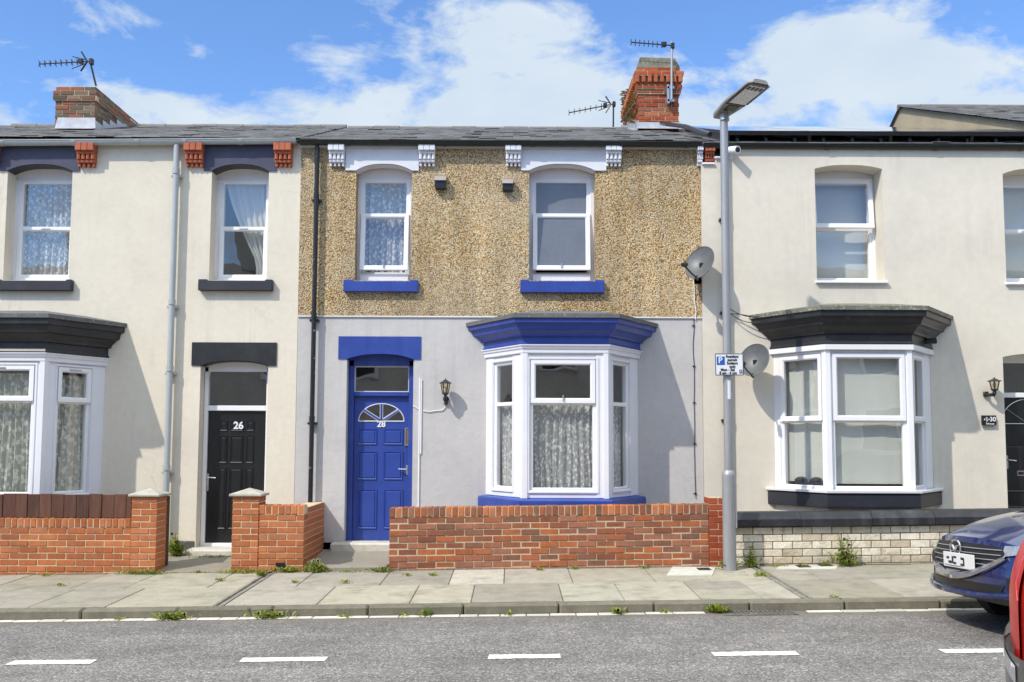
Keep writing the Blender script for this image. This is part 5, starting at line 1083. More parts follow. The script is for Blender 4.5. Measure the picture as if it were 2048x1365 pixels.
mb = MB('sign_white'); z0_, z1_ = Z(799, 1457, LY), Z(762, 1457, LY); mb.grid(lambda u, v: (lx + .0485 * math.cos(-1.75 + .95 * u), LY + .0485 * math.sin(-1.75 + .95 * u), z0_ + (z1_ - z0_) * v), 8, 1); mb.build('number_sticker', LP)
# cables from behind the post to the bay roof
mb = MB('dark_metal')
for (a, b_, s_) in (((1452, 612), (1514, 635), 8), ((1452, 628), (1512, 639), -3), ((1453, 620), (1516, 646), 10)):
    pts = []
    for k in range(9):
        t = k / 8; x, z = P(a[0] + (b_[0] - a[0]) * t, a[1] + (b_[1] - a[1]) * t + s_ * 4 * t * (1 - t), HY - .05); pts.append((x, HY - .04 - .1 * t, z))
    mb.tube(pts, .006, 6)
mb.build('service_cable', H30)
# ================================================================== things fixed to the fronts
def lantern(px, py_top, py_bot, w_px, label, mirror=1, plate=True, F_=FY):
    q = .15; Y = F_ - q; x, zt_ = P(px, py_top, Y); zb_ = Z(py_bot, px, Y); H_ = zt_ - zb_; R_ = w_px / 2 / (F_PX / Y)
    T = thing('wall_lantern', (x, F_, zb_), label, 'wall lamp', 'carriage lanterns beside the front doors')
    hb, ht_ = zb_ + H_ * .42, zb_ + H_ * .80
    m_ = MB('black_lantern'); m_.lathe([(R_ * 1.02, ht_), (R_ * 1.0, ht_ + .008), (R_ * .62, ht_ + H_ * .07), (R_ * .36, ht_ + H_ * .12), (R_ * .16, ht_ + H_ * .14), (.006, zt_)], x, Y, 12); m_.build('lantern_cap', T)
    m_ = MB('lantern_glass'); m_.lathe([(R_ * .45, hb + .01), (R_ * .72, ht_ - .002)], x, Y, 6); m_.build('lantern_glass', T)
    m_ = MB('black_lantern')
    for k in range(6):
        an = math.pi / 3 * k; m_.tube([(x + R_ * .46 * math.cos(an), Y + R_ * .46 * math.sin(an), hb), (x + R_ * .74 * math.cos(an), Y + R_ * .74 * math.sin(an), ht_)], .006, 5)
    m_.lathe([(R_ * .30, hb - H_ * .06), (R_ * .55, hb - .006), (R_ * .52, hb + .008)], x, Y, 12); m_.build('lantern_frame', T)
    m_ = MB('black_lantern'); m_.smooth = True
    bx_ = x + (0 if plate else -.055)
    m_.tube([(x, Y, hb - H_ * .03), (x, Y, hb - H_ * .14), (x, Y + .02, hb - H_ * .24), (bx_, Y + .07, hb - H_ * .26), (bx_, F_ - .02, hb - H_ * .20)], [.016, .024, .028, .02, .02], 10)
    m_.lathe([(.012, hb - H_ * .26), (.022, hb - H_ * .18), (.012, hb - H_ * .08)], x, Y, 10)
    if plate: m_.tube([(x, F_, hb - H_ * .2), (x, F_ - .02, hb - H_ * .2)], .04, 14); m_.tube([(x, F_ - .012, zb_ + .0), (x, F_ - .012, hb - H_ * .1)], .026, 10)
    else: m_.box(bx_ - .03, bx_ + .03, F_ - .045, F_, zb_ + H_ * .10, zb_ + H_ * .34, .006)
    m_.build('bracket', T)
    m_ = MB('lace_white'); m_.lathe([(.014, hb + .012), (.022, hb + .05), (.016, hb + .085)], x, Y, 10); m_.build('bulb', T); return T
lantern(891, 757, 809, 25, 'small black wall lantern with a white cable, right of the blue door')
lantern(1988.5, 755, 797, 27, 'small black wall lantern above the number plaque, near the right edge', 1, False, HY)
mb = MB('white_upvc'); pts = [(891, 808), (890, 815), (884, 821), (870, 822), (858, 824), (846, 822)]; mb.tube([(X(a, b_, FY - .012), FY - .012, Z(b_, a, FY - .012)) for a, b_ in pts], .006, 6); mb.tube([(X(a, b_, FY - .012), FY - .012, Z(b_, a, FY - .012)) for a, b_ in ((837, 819), (832, 815), (826, 812))], .006, 6); mb.build('lamp_cable', H28)
def dish(px, py, rad, label, nrm, wall_px, wall_py, F_=FY):
    Y = F_ - .33; x, z = P(px, py, Y); n = Vector(nrm).normalized()
    T = thing('satellite_dish', (x, FY, z), label, 'satellite dish', 'satellite dishes on the fronts')
    zl = -n; xl_ = Vector((0, 0, 1)).cross(n).normalized(); yl = n.cross(xl_).normalized()
    M_ = Matrix(((xl_.x, yl.x, n.x, x), (xl_.y, yl.y, n.y, Y), (xl_.z, yl.z, n.z, z), (0, 0, 0, 1)))
    m_ = MB('dish_grey'); m_.M = M_; m_.smooth = True; rx, ry = rad * .94, rad * 1.06
    m_.grid(lambda u, v: (rx * v * math.cos(6.2832 * u), ry * v * math.sin(6.2832 * u), .07 * (v * v - 1)), 36, 8)
    m_.grid(lambda u, v: (rx * v * math.cos(6.2832 * u), ry * v * math.sin(6.2832 * u), .07 * (v * v - 1) - .006), 36, 8)
    m_.tube([(rx * math.cos(6.2832 * k / 36), ry * math.sin(6.2832 * k / 36), -.002) for k in range(37)], .006, 6, False); m_.build('reflector', T, weld=False)
    m_ = MB('dark_metal'); m_.M = M_; m_.tube([(0, -ry + .01, -.02), (0, -ry * .98, .14), (0, -ry * .92, .27)], .011, 8); m_.box(-.012, .012, -ry - .01, -ry + .04, -.05, .0); m_.build('feed_arm', T)
    m_ = MB('black_plastic'); m_.M = M_; m_.smooth = True; m_.tube([(0, -ry * .92, .33), (0, -ry * .80, .275), (0, -ry * .74, .25)], [.026, .032, .02], 12); m_.box(-.025, .025, -ry * 1.02, -ry * .86, .30, .36, .008); m_.build('receiver_head', T)
    m_ = MB('dark_metal'); wx_, wz_ = P(wall_px, wall_py, F_); bk = M_ @ Vector((0, -.02, -.10))
    m_.tube([bk, (bk.x + (wx_ - bk.x) * .3, F_ - .14, bk.z - .06), (wx_, F_ - .10, wz_), (wx_, F_, wz_)], .016, 8); m_.box(wx_ - .05, wx_ + .05, F_ - .012, F_ - .0, wz_ - .09, wz_ + .09, .003); m_.box(bk.x - .05, bk.x + .05, bk.y - .02, bk.y + .03, bk.z - .06, bk.z + .06, .01); m_.build('wall_bracket', T); return T
dish(1399, 525, .225, 'grey satellite dish high up at the edge of the pebbledash, left of the lamp post', (-.62, -.66, .36), 1395, 556)
dish(1508, 720, .215, 'grey satellite dish half behind the parking sign, beside the black topped bay', (-.55, -.72, .34), 1500, 735, HY)
T = thing('security_camera', (X(1460, 310), FY, Z(310, 1460)), 'white round security camera under the eaves, just right of the lamp post', 'camera', 'security cameras')
mb = MB('white_upvc'); mb.smooth = True; a = Vector((X(1456, 306, FY - .1), HY - .02, Z(302, 1456, FY - .1))); b_ = a + Vector((.09, -.17, -.04)); mb.tube([a, a + (b_ - a) * .1, b_], [.03, .052, .052], 16); bd = mb.build('camera_body', T)
mb = MB('sign_black'); d_ = (b_ - a).normalized(); mb.tube([b_, b_ + d_ * .004], .036, 16); mb.build('lens', bd); mb = MB('white_upvc'); mb.tube([(a.x + .03, HY, a.z - .08), (a.x + .03, HY - .06, a.z - .07), (a.x + .03, HY - .08, a.z - .02)], .012, 8); mb.tube([(a.x + .03, HY - .004, a.z - .08), (a.x + .03, HY - .012, a.z - .08)], .04, 12); mb.build('mount', T)
T = thing('security_camera', (X(1858, 684, 12.7), 12.7, Z(684, 1858, 12.7)), 'dark bullet security camera under the right end of the black bay cornice', 'camera', 'security cameras')
mb = MB('dark_metal'); mb.smooth = True; a = Vector((X(1846, 683, 12.62), 12.66, Z(683, 1846, 12.62))); b_ = a + Vector((.17, -.05, .005)); mb.tube([a, a + (b_ - a) * .15, b_], [.022, .034, .038], 14); bd = mb.build('camera_body', T)
mb = MB('lens_clear'); d_ = (b_ - a).normalized(); mb.tube([b_ + d_ * .001, b_ + d_ * .006], .028, 14); mb.build('lens', bd)
q0, q1, q2, q3 = RC(1963.2, 1991.8, 831.3, 851, HY - .03); T = thing('number_plaque', ((q0 + q1) / 2, FY, q2), 'black slate plaque reading 30 with a white flower, beside the right hand door', 'number plaque')
mb = MB('sign_black'); mb.box(q0, q1, HY - .045, HY - .018, q2, q3, .002); pq = mb.build('plaque', T)
mb = MB('sign_white'); xm, zm_ = (q0 + q1) / 2, (q2 + q3) / 2; mb.text('30', .082, xm + .046, zm_ + .012, HY - .047, .001, 'CENTER', .0015); mb.text('Hill Street', .026, xm + .01, q2 + .018, HY - .047, .001, 'CENTER', .0006); mb.build('lettering', pq)
mb = MB('sign_white'); rnd = random.Random(3)
for (fx, fz, fr) in ((-.035, .03, .014), (-.06, .012, .012), (-.028, -.002, .010), (-.005, .012, .010)):
    for k in range(5):
        an = 6.283 * k / 5; mb.tube([(xm + fx, HY - .047, zm_ + fz), (xm + fx + fr * math.cos(an), HY - .047, zm_ + fz + fr * math.sin(an))], [.0015, .0035], 5)
mb.tube([(xm - .03, HY - .047, zm_ + .02), (xm - .035, HY - .047, zm_ - .02), (xm - .04, HY - .047, zm_ - .035)], .0022, 5); mb.build('flower_emblem', pq)
# ------------------------------------------------------------------ aerials
def aerial(label, base, top, boom_a, boom_b, Y, ne=9, extra=None, mastr=.016, m_='dark_metal'):
    bx_, bz_ = P(*base, Y); tx, tz = P(*top, Y); T = thing('tv_aerial', (bx_, Y, bz_), label, 'aerial', 'television aerials on the roofs')
    m1 = MB(m_); m1.tube([(bx_, Y, bz_), (tx, Y, tz)], mastr, 8); m1.build('mast', T)
    m1 = MB('dark_metal'); a = Vector((P(*boom_a, Y)[0], Y, P(*boom_a, Y)[1])); b_ = Vector((P(*boom_b, Y)[0], Y - .02, P(*boom_b, Y)[1])); m1.tube([a, b_], .011, 6); bm_ = m1.build('boom', T)
    m1 = MB('dark_metal'); d_ = (b_ - a)
    for k in range(ne):
        p = a + d_ * (k / ne * .84); L_ = .055; u_ = Vector((0, .5, .86)); v_ = Vector((0, -.5, .86))
        m1.tube([p - u_ * L_, p + u_ * L_], .006, 5); m1.tube([p - v_ * L_, p + v_ * L_], .006, 5)
    m1.build('director_rods', bm_)
    m1 = MB('dark_metal'); p = a + d_ * .93
    if extra:
        for sg in (1, -1): m1.tube([p, p + Vector((-.10, 0, .16 * sg))], .014, 6); m1.tube([p + Vector((-.02, 0, .03 * sg)), p + Vector((-.24, .0, .10 * sg - .02))], .008, 5)
    p2 = a + d_ * .80; m1.box(p2.x - .035, p2.x + .035, Y - .05, Y + .03, p2.z - .03, p2.z + .05, .01); m1.box(b_.x - .03, b_.x + .03, Y - .04, Y + .04, b_.z - .05, b_.z + .05, .01); m1.build('reflector', bm_); return T
aerial('dark television aerial with a leaning mast on the left chimney', (192, 172), (180, 122), (79, 128.5), (183, 124), 15.1, 8, True)
aerial('thin television aerial on the tall pole strapped to the right chimney', (1343, 200), (1343.5, 84), (1262, 85), (1345, 92.5), 15.83, 8, False, .02, 'galvanised')
aerial('television aerial low behind the ridge, left of the right chimney', (1226.5, 262), (1227, 203), (1138, 226), (1228, 209), 18.2, 7, True)
mb = MB('steel'); x, z = P(1341, 190, 15.86); mb.box(x - .05, x + .06, 15.84, 15.95, z - .12, z - .08); mb.box(x - .05, x + .06, 15.84, 15.95, z + .10, z + .14); mb.box(x - .06, x - .02, 15.84, 15.93, z - .15, z + .17); mb.build('aerial_bracket', ch)
# ================================================================== small ground furniture
GL = thing('drain_cover', ((GX0 + GX1) / 2, 9.38, -.14), 'rusty slotted drain grate in the road channel below the lamp post', 'drain cover')
mb = MB(['joint_dirt', 'old_stone'], zf=lambda x, y: SLOPE * x); mb.box(GX0 - .1, GX1, 9.24, 9.483, -.30, -.146); mb.m = 1; n = 13
mb.box(GX0 - .1, GX1, 9.24, 9.262, -.2, -.128, .004); mb.box(GX0 - .1, GX1, 9.46, 9.482, -.2, -.128, .004)
for k in range(n): x = GX0 + .04 + (GX1 - GX0 - .06) * k / (n - 1); mb.box(x - .012, x + .012, 9.262, 9.46, -.2, -.130, .004)
mb.build('grate', GL)
for i, (a, b_) in enumerate(CH):
    x0, x1 = a, b_; T = thing('rain_channel', ((a + b_) / 2, 10.7, 0), ('narrow cast rain channel crossing the pavement beside the short brick wall', 'narrow cast rain channel crossing the pavement right of the lamp post')[i], 'drain channel', 'rain channels across the pavement')
    mb = MB('kerb_granite', zf=gz); mb.col = (.25, .235, .20); mb.box(x0 + .004, x0 + .03, 9.645, 11.73, -.06, .004, .003); mb.box(x1 - .03, x1 - .004, 9.645, 11.73, -.06, .004, .003); mb.box(x0 + .03, x1 - .03, 9.645, 11.73, -.06, -.012); mb.build('channel', T)
def cover(px0, px1, py0, py1, bits, label):
    def gy(py): return F_PX * CAM_Z / (py - 885.0 + 0) 
    mb = MB(['step_stone'], zf=gz)
    def pt(px, py):
        y = 11.0
        for _ in range(8):
            x, z = P(px, py, y); g_ = gz(x, y); y *= (CAM_Z - g_) / max(.2, CAM_Z - z)
        return P(px, py, y)[0], y
    q = [pt(px0 - 12, py1), pt(px1 - 8, py1), pt(px1, py0), pt(px0, py0)]
    T = thing('utility_cover', (q[0][0], q[0][1], 0), label, 'utility cover', 'pale utility patches in the pavement'); mb.plan(q, -.03, .006); mb.build('concrete_surround', T)
    for (u, v) in bits:
        mb = MB('dark_metal', zf=gz); x, y = pt(u, v); mb.box(x - .075, x + .075, y - .09, y + .09, -.02, .009, .003); mb.build('cover_plate', T)
cover(1345, 1432, 1135, 1152, [(1408, 1139.5)], 'pale concrete patch with one small dark cover at the foot of the red pier')
cover(1565, 1680, 1126.5, 1139, [(1607, 1134), (1650, 1131.5)], 'pale concrete patch with two small covers before the cream painted wall')
mb = MB('concrete_path', zf=lambda x, y: SLOPE * x); 
for a, b_ in ((X(620, 1120, WY), b0 - .02),): mb.box(a, b_, 11.70, 11.93, -.1, .055, .012)
tag(mb.build('entrance_kerb'), 'pale stone kerb across the gap leading to the blue door', 'kerb stone')
# ================================================================== weeds
GREENS = [(.30, .37, .06), (.22, .31, .05), (.38, .42, .08), (.17, .25, .05), (.42, .40, .12)]
def leaf(mb, p, d, L_, w, rnd):
    d = Vector(d).normalized(); s_ = d.cross(Vector((rnd.uniform(-.4, .4), rnd.uniform(-.4, .4), 1))).normalized(); p = Vector(p); m_ = p + d * L_ * .5 + Vector((0, 0, L_ * .08)); t_ = p + d * L_ - Vector((0, 0, L_ * .10))
    k = rnd.uniform(.7, 1.3); q = rnd.choice(GREENS); mb.col = tuple(c * k for c in q)
    mb.add([p, m_ + s_ * w * .5, t_, m_ - s_ * w * .5], [(0, 1, 2, 3)])
def plant(px, py, Y, r, h, n, ls, label, stems=0, spread=None, zoff=0, seed=None, name='weed', cat='weed', z=None):
    rnd = random.Random(seed if seed is not None else int(px * 7 + py)); x = X(px, py, Y)
    z = z if z is not None else (gz(x, Y) if Y > 9.5 else SLOPE * x - .145); sp = spread or r
    mb = MB('leaf')
    for k in range(n):
        bx_, by_ = x + rnd.gauss(0, sp * .45), Y + rnd.gauss(0, r * .28); an = rnd.uniform(0, 6.283); up = rnd.uniform(.2, 1.5)
        leaf(mb, (bx_, by_, z + abs(rnd.gauss(0, h * .22))), (math.cos(an), math.sin(an), up), ls * rnd.uniform(.6, 1.4), ls * .38 * rnd.uniform(.6, 1.3), rnd)
    ob = mb.build(name)
    tag(ob, label, cat, 'weeds growing along the pavement edges'); ob.location = (0, 0, 0)
    if stems:
        ms = MB('leaf')
        for k in range(stems):
            bx_, by_ = x + rnd.gauss(0, sp * .25), Y + rnd.gauss(0, .03); lean = rnd.uniform(-.35, .35) * sp * 2; hh_ = h * rnd.uniform(.55, 1.0); pts = [(bx_ + lean * t * t, by_ - .10 * t * t * rnd.uniform(.3, 1), z + hh_ * t) for t in (0, .3, .6, 1)]
            ms.col = (.17, .19, .06); ms.tube(pts, [.004, .0035, .003, .002], 5)
            for j in range(int(14 * hh_ / .4) + 5):
                t = rnd.uniform(.08, 1); b2_ = Vector((bx_ + lean * t * t, by_ - .06 * t * t, z + hh_ * t)); an = rnd.uniform(0, 6.283); leaf(ms, b2_, (math.cos(an), math.sin(an), rnd.uniform(-.1, .8)), ls * rnd.uniform(.5, 1.1) * (1.2 - .7 * t), ls * .3, rnd)
            if rnd.random() < .5:
                for j in range(4): ms.col = (.55, .53, .30); ms.box(pts[-1][0] + rnd.uniform(-.02, .02) - .004, pts[-1][0] + rnd.uniform(-.02, .02) + .006, pts[-1][1] - .005, pts[-1][1] + .005, pts[-1][2] - .02, pts[-1][2] - .008 + rnd.uniform(0, .02))
        ms.build('stems', ob)
    return ob
plant(1688, 1120, 11.64, .13, .42, 90, .075, 'tall straggly weed against the flaking cream painted wall', 11, .15)
plant(1650, 1122, 11.66, .06, .08, 26, .05, 'low weed at the wall foot, just left of the tall straggly weed', 0, .08)
plant(1503, 1128, 11.62, .08, .30, 60, .07, 'thin dry weed at the wall foot, right of the lamp post', 6, .09)
plant(1460, 1140, 11.50, .09, .05, 60, .12, 'flat green dandelion at the foot of the lamp post', 0, .07)
plant(1520, 1148, 11.0, .10, .03, 60, .05, 'green moss strip along the rain channel right of the lamp post', 0, .14)
plant(1712, 1126, 11.64, .06, .10, 30, .05, 'small weed at the wall foot, right of the tall straggly weed', 0, .16)
plant(1600, 1127, 11.66, .04, .05, 22, .045, 'tiny weed at the foot of the cream painted wall', 0, .05)
plant(352, 1100, 12.7, .10, .30, 150, .09, 'leafy weed growing beside the gate post by the black door', 5, .10, z=.03)
plant(430, 1108, 12.6, .05, .06, 160, .045, 'strip of ground weeds below the black doorstep', 0, .42, z=.0)
plant(285, 1143, 11.66, .10, .06, 230, .05, 'low green weeds along the foot of the left pier', 3, .34)
plant(480, 1146, 11.66, .08, .05, 150, .05, 'low green weeds before the capped pier of the short wall', 0, .30)
plant(522, 1150, 11.45, .06, .08, 70, .06, 'tuft of weeds at the start of the left rain channel', 0, .06)
plant(580, 1140, 11.68, .08, .10, 150, .06, 'green weeds below the drain hole of the short wall', 3, .26)
plant(634, 1138, 11.66, .10, .16, 130, .075, 'bright green weed at the right end of the short wall', 4, .12)
plant(764, 1138, 11.62, .08, .07, 110, .055, 'low weeds at the left end of the mixed brick wall', 3, .16)
plant(690, 1140, 11.62, .03, .03, 60, .04, 'thin line of weeds along the kerb before the blue door', 0, .26)
plant(345, 1228, 9.42, .06, .08, 110, .075, 'clump of grass in the road channel farthest left', 4, .17)
plant(540, 1226, 9.42, .06, .075, 90, .075, 'clump of grass in the road channel below the short wall', 3, .18)
plant(850, 1218, 9.43, .04, .08, 30, .07, 'small weed in the road channel left of the middle of the street', 0, .05)
plant(808, 1219, 9.43, .03, .04, 14, .05, 'tiny weed in the road channel below the left end of the mixed brick wall', 0, .04)
plant(1235, 1214, 9.43, .05, .08, 32, .07, 'small weed in the road channel below the right side of the blue bay', 2, .06)
plant(1436, 1214, 9.43, .05, .10, 70, .08, 'clump of grass in the road channel beside the drain grate', 3, .10)
plant(1020, 1213, 9.43, .03, .04, 14, .05, 'tiny weed in the road channel at the middle of the street', 0, .04)
plant(1668, 1184, 9.64, .03, .02, 20, .035, 'tiny weed on the kerb joint left of the blue car', 0, .05)
for i, (a, b_, Y, s_, lab) in enumerate(((95, 1150, 11.62, .10, 'sparse low weeds at the foot of the long orange wall'), (395, 1133, 11.72, .12, 'thin weeds in the gap leading to the black door'), (1290, 1133, 11.66, .10, 'sparse weeds at the foot of the mixed wall near the red pier'), (1560, 1130, 11.66, .10, 'sparse weeds at the foot of the cream painted wall'), (240, 1222, 9.44, .06, 'tiny weeds in the road channel far on the left'), (690, 1220, 9.44, .05, 'tiny weeds in the road channel below the blue door'), (1330, 1212, 9.44, .04, 'tiny weeds in the road channel below the red pier'), (690, 1170, 10.85, .05, 'moss in the flag joint below the blue door'), (815, 1150, 11.3, .05, 'moss in the flag joint below the end of the mixed wall'), (866, 1150, 11.3, .05, 'moss in the flag joint left of the pale flag'),
        (590, 1165, 10.9, .06, 'moss in the flag joint below the short wall'), (120, 1170, 10.9, .08, 'moss in the flag joint farthest left'), (440, 1160, 11.1, .06, 'moss in the flag joint left of the rain channel'), (1080, 1142, 11.6, .05, 'small weed at the foot of the mixed wall near its middle'), (1150, 1136, 11.66, .03, 'tiny weed at the foot of the mixed wall below the blue bay'))):
    plant(a, b_, Y, .05, .025, 34, .04, lab, 0, s_)
mb = MB('leaf'); rnd = random.Random(9)                # growth on the flank of the right chimney
for k in range(260):
    t = rnd.random(); y = 16.0 + 1.7 * t; z = ZE + (y - EY) * PIT + .1 + rnd.uniform(0, .62) * (1.0 - .15 * t); mb_q = (rnd.choice([(.26, .15, .04), (.20, .17, .05), (.30, .13, .05), (.14, .14, .05)])); 
    leaf(mb, (cx0 - .03 - rnd.random() * .03 if False else X(1277, 200, 15.95) - .03, y, z), (-1, rnd.uniform(-.8, .8), rnd.uniform(-.2, .8)), .09 * rnd.uniform(.5, 1.3), .05, rnd)
    for j in range(4): mb.c[-1 - j] = mb_q
tag(mb.build('roof_weed'), 'orange green growth clinging to the left flank of the right chimney', 'plant')
# ================================================================== cars
def car(name, label, cat, xn, yc, zg, paint, front, LEN=4.2, HW=.885, hood=True, gx=.28):
    """hatchback with its nose (front=True) or tail at xn, pointing along -X; returns the root and the surface functions"""
    T = thing(name, (xn + LEN / 2, yc, zg), label, cat, 'cars parked in the street')
    def nose(w, z):
        a = min(1.0, abs(w) / HW); base = gx * a ** 2.6 + .05 * a * a
        if front: return xn + base + (.10 * max(0, (z - .50) / .35) ** 1.6) + (.07 * max(0, (.34 - z) / .2) ** 2) - (.03 if z < .3 else 0) * 0
        return xn + base + 1.05 * max(0, z - .92) ** 2 + .06 * max(0, (.40 - z) / .2) ** 2
    ztop = .80 if front else 1.12
    b_ = MB(paint); b_.smooth = True; zlo = .33 if front else .24
    b_.grid(lambda u, v: (nose((2 * u - 1) * HW * .995, zlo + (ztop - zlo) * v), yc + (2 * u - 1) * HW * (1 - .05 * max(0, (zlo + (ztop - zlo) * v - .8) / .6)), zg + zlo + (ztop - zlo) * v - (.10 * abs(2 * u - 1) ** 3 * v if front else .02 * abs(2 * u - 1) ** 4 * v)), 40, 24)
    if front:
        def hoodf(u, v):
            w = (2 * u - 1); x0 = nose(w * HW * .995, .80); x = x0 + (xn + 1.25 - x0) * v
            return (x, yc + w * HW * (1 - .0 * v), zg + .80 - .10 * abs(w) ** 3 + (.255 * (1 - (1 - v) ** 2.0)) * (1 - .25 * abs(w) ** 3) + .018 * math.exp(-((abs(w) - .62) / .1) ** 2) * min(1, v * 3))
        b_.grid(hoodf, 40, 14); xs = xn + 1.25; zs = .99
    else: xs = xn + .45; zs = 1.42
    for sg in (-1, 1):                                 # flanks
        def flank(u, v):
            x0 = nose(HW * .995, .2 + .5 * v); x = x0 + (xn + LEN - x0) * u; zz = zlo + ((.70 if front else 1.0) - zlo) * v + (.22 * min(1, u * 3.2) * v if front else 0)
            return (x, yc + sg * HW * (.995 + .03 * math.sin(math.pi * v) * min(1, u * 5)), zg + zz)
        b_.grid(flank, 30, 8)
    zr = 1.46
    cab = [(xn + (1.2 if front else .42), .93 if front else 1.0), (xn + (2.0 if front else .62), zr - .03), (xn + 2.6, zr), (xn + (3.7 if front else 2.9), zr - .05), (xn + LEN - (.1 if front else .9), .98)]
    b_.add([(x, yc + sg * HW * (.97 if z < 1.1 else .74), zg + z) for sg in (-1, 1) for x, z in cab[1:4]], [(0, 1, 4, 3), (1, 2, 5, 4)])
    b_.add([(xn + LEN, yc - HW, zg + .25), (xn + LEN, yc + HW, zg + .25), (xn + LEN, yc + HW, zg + .95), (xn + LEN, yc - HW, zg + .95)], [(0, 1, 2, 3)])
    bd = b_.build('body', T, True, weld=True)
    gl_ = MB('car_glass')
    def cp(i, sg, k=0): x, z = cab[i]; return (x, yc + sg * (HW * (.97 if z < 1.1 else .74)), zg + z)
    if front: gl_.add([cp(0, -1), cp(0, 1), cp(1, 1), cp(1, -1)], [(0, 1, 2, 3)])
    else: gl_.grid(lambda u, v: (nose((2 * u - 1) * HW * .98, 1.12) + (xn + .62 - nose((2 * u - 1) * HW * .98, 1.12)) * v ** 1.2, yc + (2 * u - 1) * HW * (.93 - .19 * v), zg + 1.12 + .31 * v), 16, 6)
    gl_.add([cp(4, -1), cp(4, 1), cp(3, 1), cp(3, -1)], [(0, 1, 2, 3)])
    for sg in (-1, 1): gl_.add([cp(i, sg) for i in range(5)], [(0, 1, 2, 3, 4)])
    gl_.build('window', T)
    un = MB('grille_black'); un.box(xn + .40, xn + LEN - .05, yc - HW * .9, yc + HW * .9, zg + .22, zg + .60); un.build('underbody', T)
    for wx_ in (.86, LEN - .82):
        for sg in (-1, 1):
            tm = MB('tyre'); tm.smooth = True; yy = yc + sg * (HW - .10); tm.tube([(xn + wx_, yy - .10, zg + .315), (xn + wx_, yy + .10, zg + .315)], .315, 28); wh = tm.build('wheel', T)
            rm = MB('satin_silver'); rm.tube([(xn + wx_, yy + sg * .092, zg + .315), (xn + wx_, yy + sg * .112, zg + .315)], .20, 20); rm.build('rim', wh)
    return T, bd, nose
def patch(mb, nose, yc, zg, fn, off, nu, nv):
    """a sheet lying on the end of the car: fn(u, v) -> (w, z)"""
    mb.grid(lambda u, v: (lambda q: (nose(q[0], q[1]) - off, yc + q[0], zg + q[1]))(fn(u, v)), nu, nv)
CB, cbb, nz = car('parked_car', 'dark blue car with chrome winged grille, parked at the kerb on the right', 'car', 3.79, 8.40, -.085, 'car_blue', True, gx=.17)
yc, zg = 8.40, -.085
def gtop(w): a = abs(w) / .62; return .755 - .02 * a * a - .05 * max(0, a - .9) * 8
def gbot(w): a = abs(w) / .62; return .485 + .17 * a ** 2.2
mb = MB('grille_black'); patch(mb, nz, yc, zg, lambda u, v: ((2 * u - 1) * .62, gbot((2 * u - 1) * .62) + (gtop((2 * u - 1) * .62) - gbot((2 * u - 1) * .62)) * v), .012, 30, 10); gr = mb.build('grille', CB, True)
mb = MB('galvanised')
for k in range(6):
    z = .715 - k * .040; wl = .60 if k == 0 else .62 * min(1, max(.2, ((z - .485) / .17)) ** (1 / 2.2)) * .97
    mb.tube([(nz(w, z) - .022, yc + w, zg + z) for w in [wl * (i / 10 - 1) for i in range(21)]], .0045, 6)
mb.build('grille_bar', gr)
mb = MB('chrome'); mb.smooth = True
mb.tube([(nz(w, gbot(w)) - .02, yc + w, zg + gbot(w) - .008) for w in [.64 * (i / 16 - 1) for i in range(33)]], [.018 + .022 * (1 - abs(i / 16 - 1)) ** .6 for i in range(33)], 8); mb.build('grille_wing', gr)
mb = MB('chrome'); ez = .695; ex_ = nz(0, ez) - .03
mb.tube([(ex_ + .06 * (.075 * math.sin(a)) , yc + .095 * math.cos(a), zg + ez + .072 * math.sin(a)) for a in [6.2832 * k / 28 for k in range(29)]], .009, 8, False)
for sg in (-1, 1): mb.tube([(ex_ - .006, yc, zg + ez - .022), (ex_ - .006, yc + sg * .035, zg + ez + .022), (ex_ - .004, yc + sg * .088, zg + ez + .034)], [.012, .012, .006], 8)
mb.tube([(ex_ - .002, yc - .082, zg + ez - .03), (ex_ - .006, yc - .04, zg + ez - .045), (ex_ - .006, yc, zg + ez - .028)], .006, 6); mb.tube([(ex_ - .002, yc + .082, zg + ez - .03), (ex_ - .006, yc + .04, zg + ez - .045), (ex_ - .006, yc, zg + ez - .028)], .006, 6); mb.build('emblem', gr)
mb = MB('plate_white'); pz = .60; mb.M = Matrix.Translation((nz(.2, pz) - .035, yc - .06, zg + pz)) @ Matrix.Rotation(-math.pi / 2, 4, 'Z'); mb.box(-.25, .31, 0, .012, -.062, .062, .003); np_ = mb.build('number_plate', CB)
mb = MB('grille_black'); mb.M = Matrix.Translation((nz(.2, pz) - .036, yc - .09, zg + pz)) @ Matrix.Rotation(-math.pi / 2, 4, 'Z')
for a, c, w, h in ((-.19, .015, .05, .02), (-.15, -.02, .06, .022), (-.10, .0, .03, .06), (-.055, .025, .05, .018), (-.06, -.025, .05, .018), (.08, .02, .06, .02), (.105, -.01, .025, .06), (.07, -.03, .05, .018)): mb.box(a - w / 2, a + w / 2, -.001, .002, c - h / 2, c + h / 2, .001)
mb.build('plate_smudge', np_)
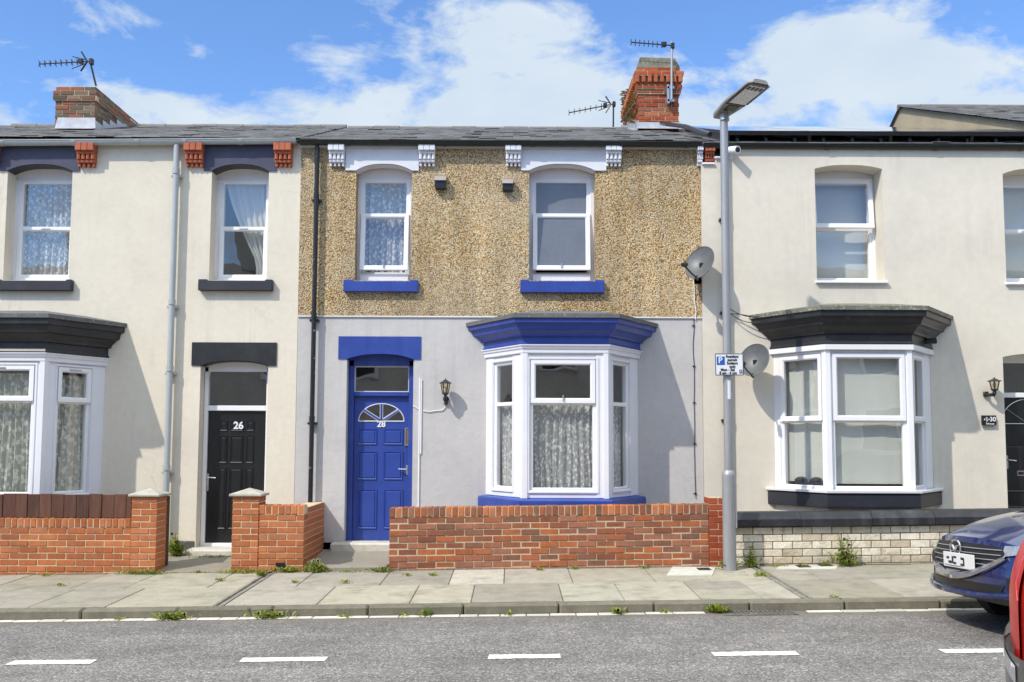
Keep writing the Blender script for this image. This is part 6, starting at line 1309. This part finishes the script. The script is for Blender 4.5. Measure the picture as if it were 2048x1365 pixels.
mb = MB('grille_black'); patch(mb, nz, yc, zg, lambda u, v: ((2 * u - 1) * (.60 + .04 * v), .375 + .065 * v - .0 * u), .010, 24, 4); mb.build('lower_intake', CB)
mb = MB('car_blue'); mb.smooth = True; mb.tube([(nz(w, .36) - .022, yc + w, zg + .345 + .05 * (abs(w) / .85) ** 4) for w in [.86 * (i / 16 - 1) for i in range(33)]], .028, 8); mb.build('bumper_lip', CB)
for sg in (-1, 1):
    mb = MB(['lens_clear', 'chrome']); mb.smooth = True; patch(mb, nz, yc, zg, lambda u, v: (sg * (.60 + .265 * u), .665 + .04 * u + (.085 - .03 * u) * v), .010, 10, 5); mb.build('headlight', CB, True)
    mb = MB('grille_black'); patch(mb, nz, yc, zg, lambda u, v: (sg * (.66 + .18 * u), .40 + (.10 + .05 * u) * v), .008, 8, 4); mb.build('fog_lamp_recess', CB)
CB.rotation_euler[0] = -math.radians(2.8)     # leaning with the camber towards the kerb
CG, cgb, tz_ = car('parked_car', 'red car with a dark grey bumper, nearest thing, cut off by the right edge', 'car', 2.135, 3.86, -.115, 'car_red', False)
yc, zg = 3.86, -.115
for sg in (-1, 1):
    def lamp(u, v):
        zb_ = .71 + .16 * u; z = zb_ + (1.27 - zb_) * v; w0 = .34; w1 = .875
        return (sg * (w0 + (w1 - w0) * u), z)
    mb = MB('tail_red'); mb.smooth = True; patch(mb, tz_, yc, zg, lamp, .016, 22, 22); tl_ = mb.build('tail_light', CG, True)
    mb = MB('tail_pink'); mb.tube([(tz_(sg * w, z) - .014, yc + sg * w, zg + z) for w, z in ((.38, 1.20), (.395, 1.11), (.40, 1.02), (.37, .985), (.35, .95))], .005, 8); mb.build('light_guide', tl_)
    mb = MB('lens_clear'); mb.smooth = True; patch(mb, tz_, yc, zg, lambda u, v: (sg * (.30 + .52 * u), .615 + .10 * u + .075 * v), .050, 12, 5); mb.build('reverse_light', tl_, True)
mb = MB('car_grey'); mb.smooth = True; patch(mb, tz_, yc, zg, lambda u, v: ((2 * u - 1) * .885, .30 + .43 * v), .045, 36, 8); mb.build('bumper', CG, True)
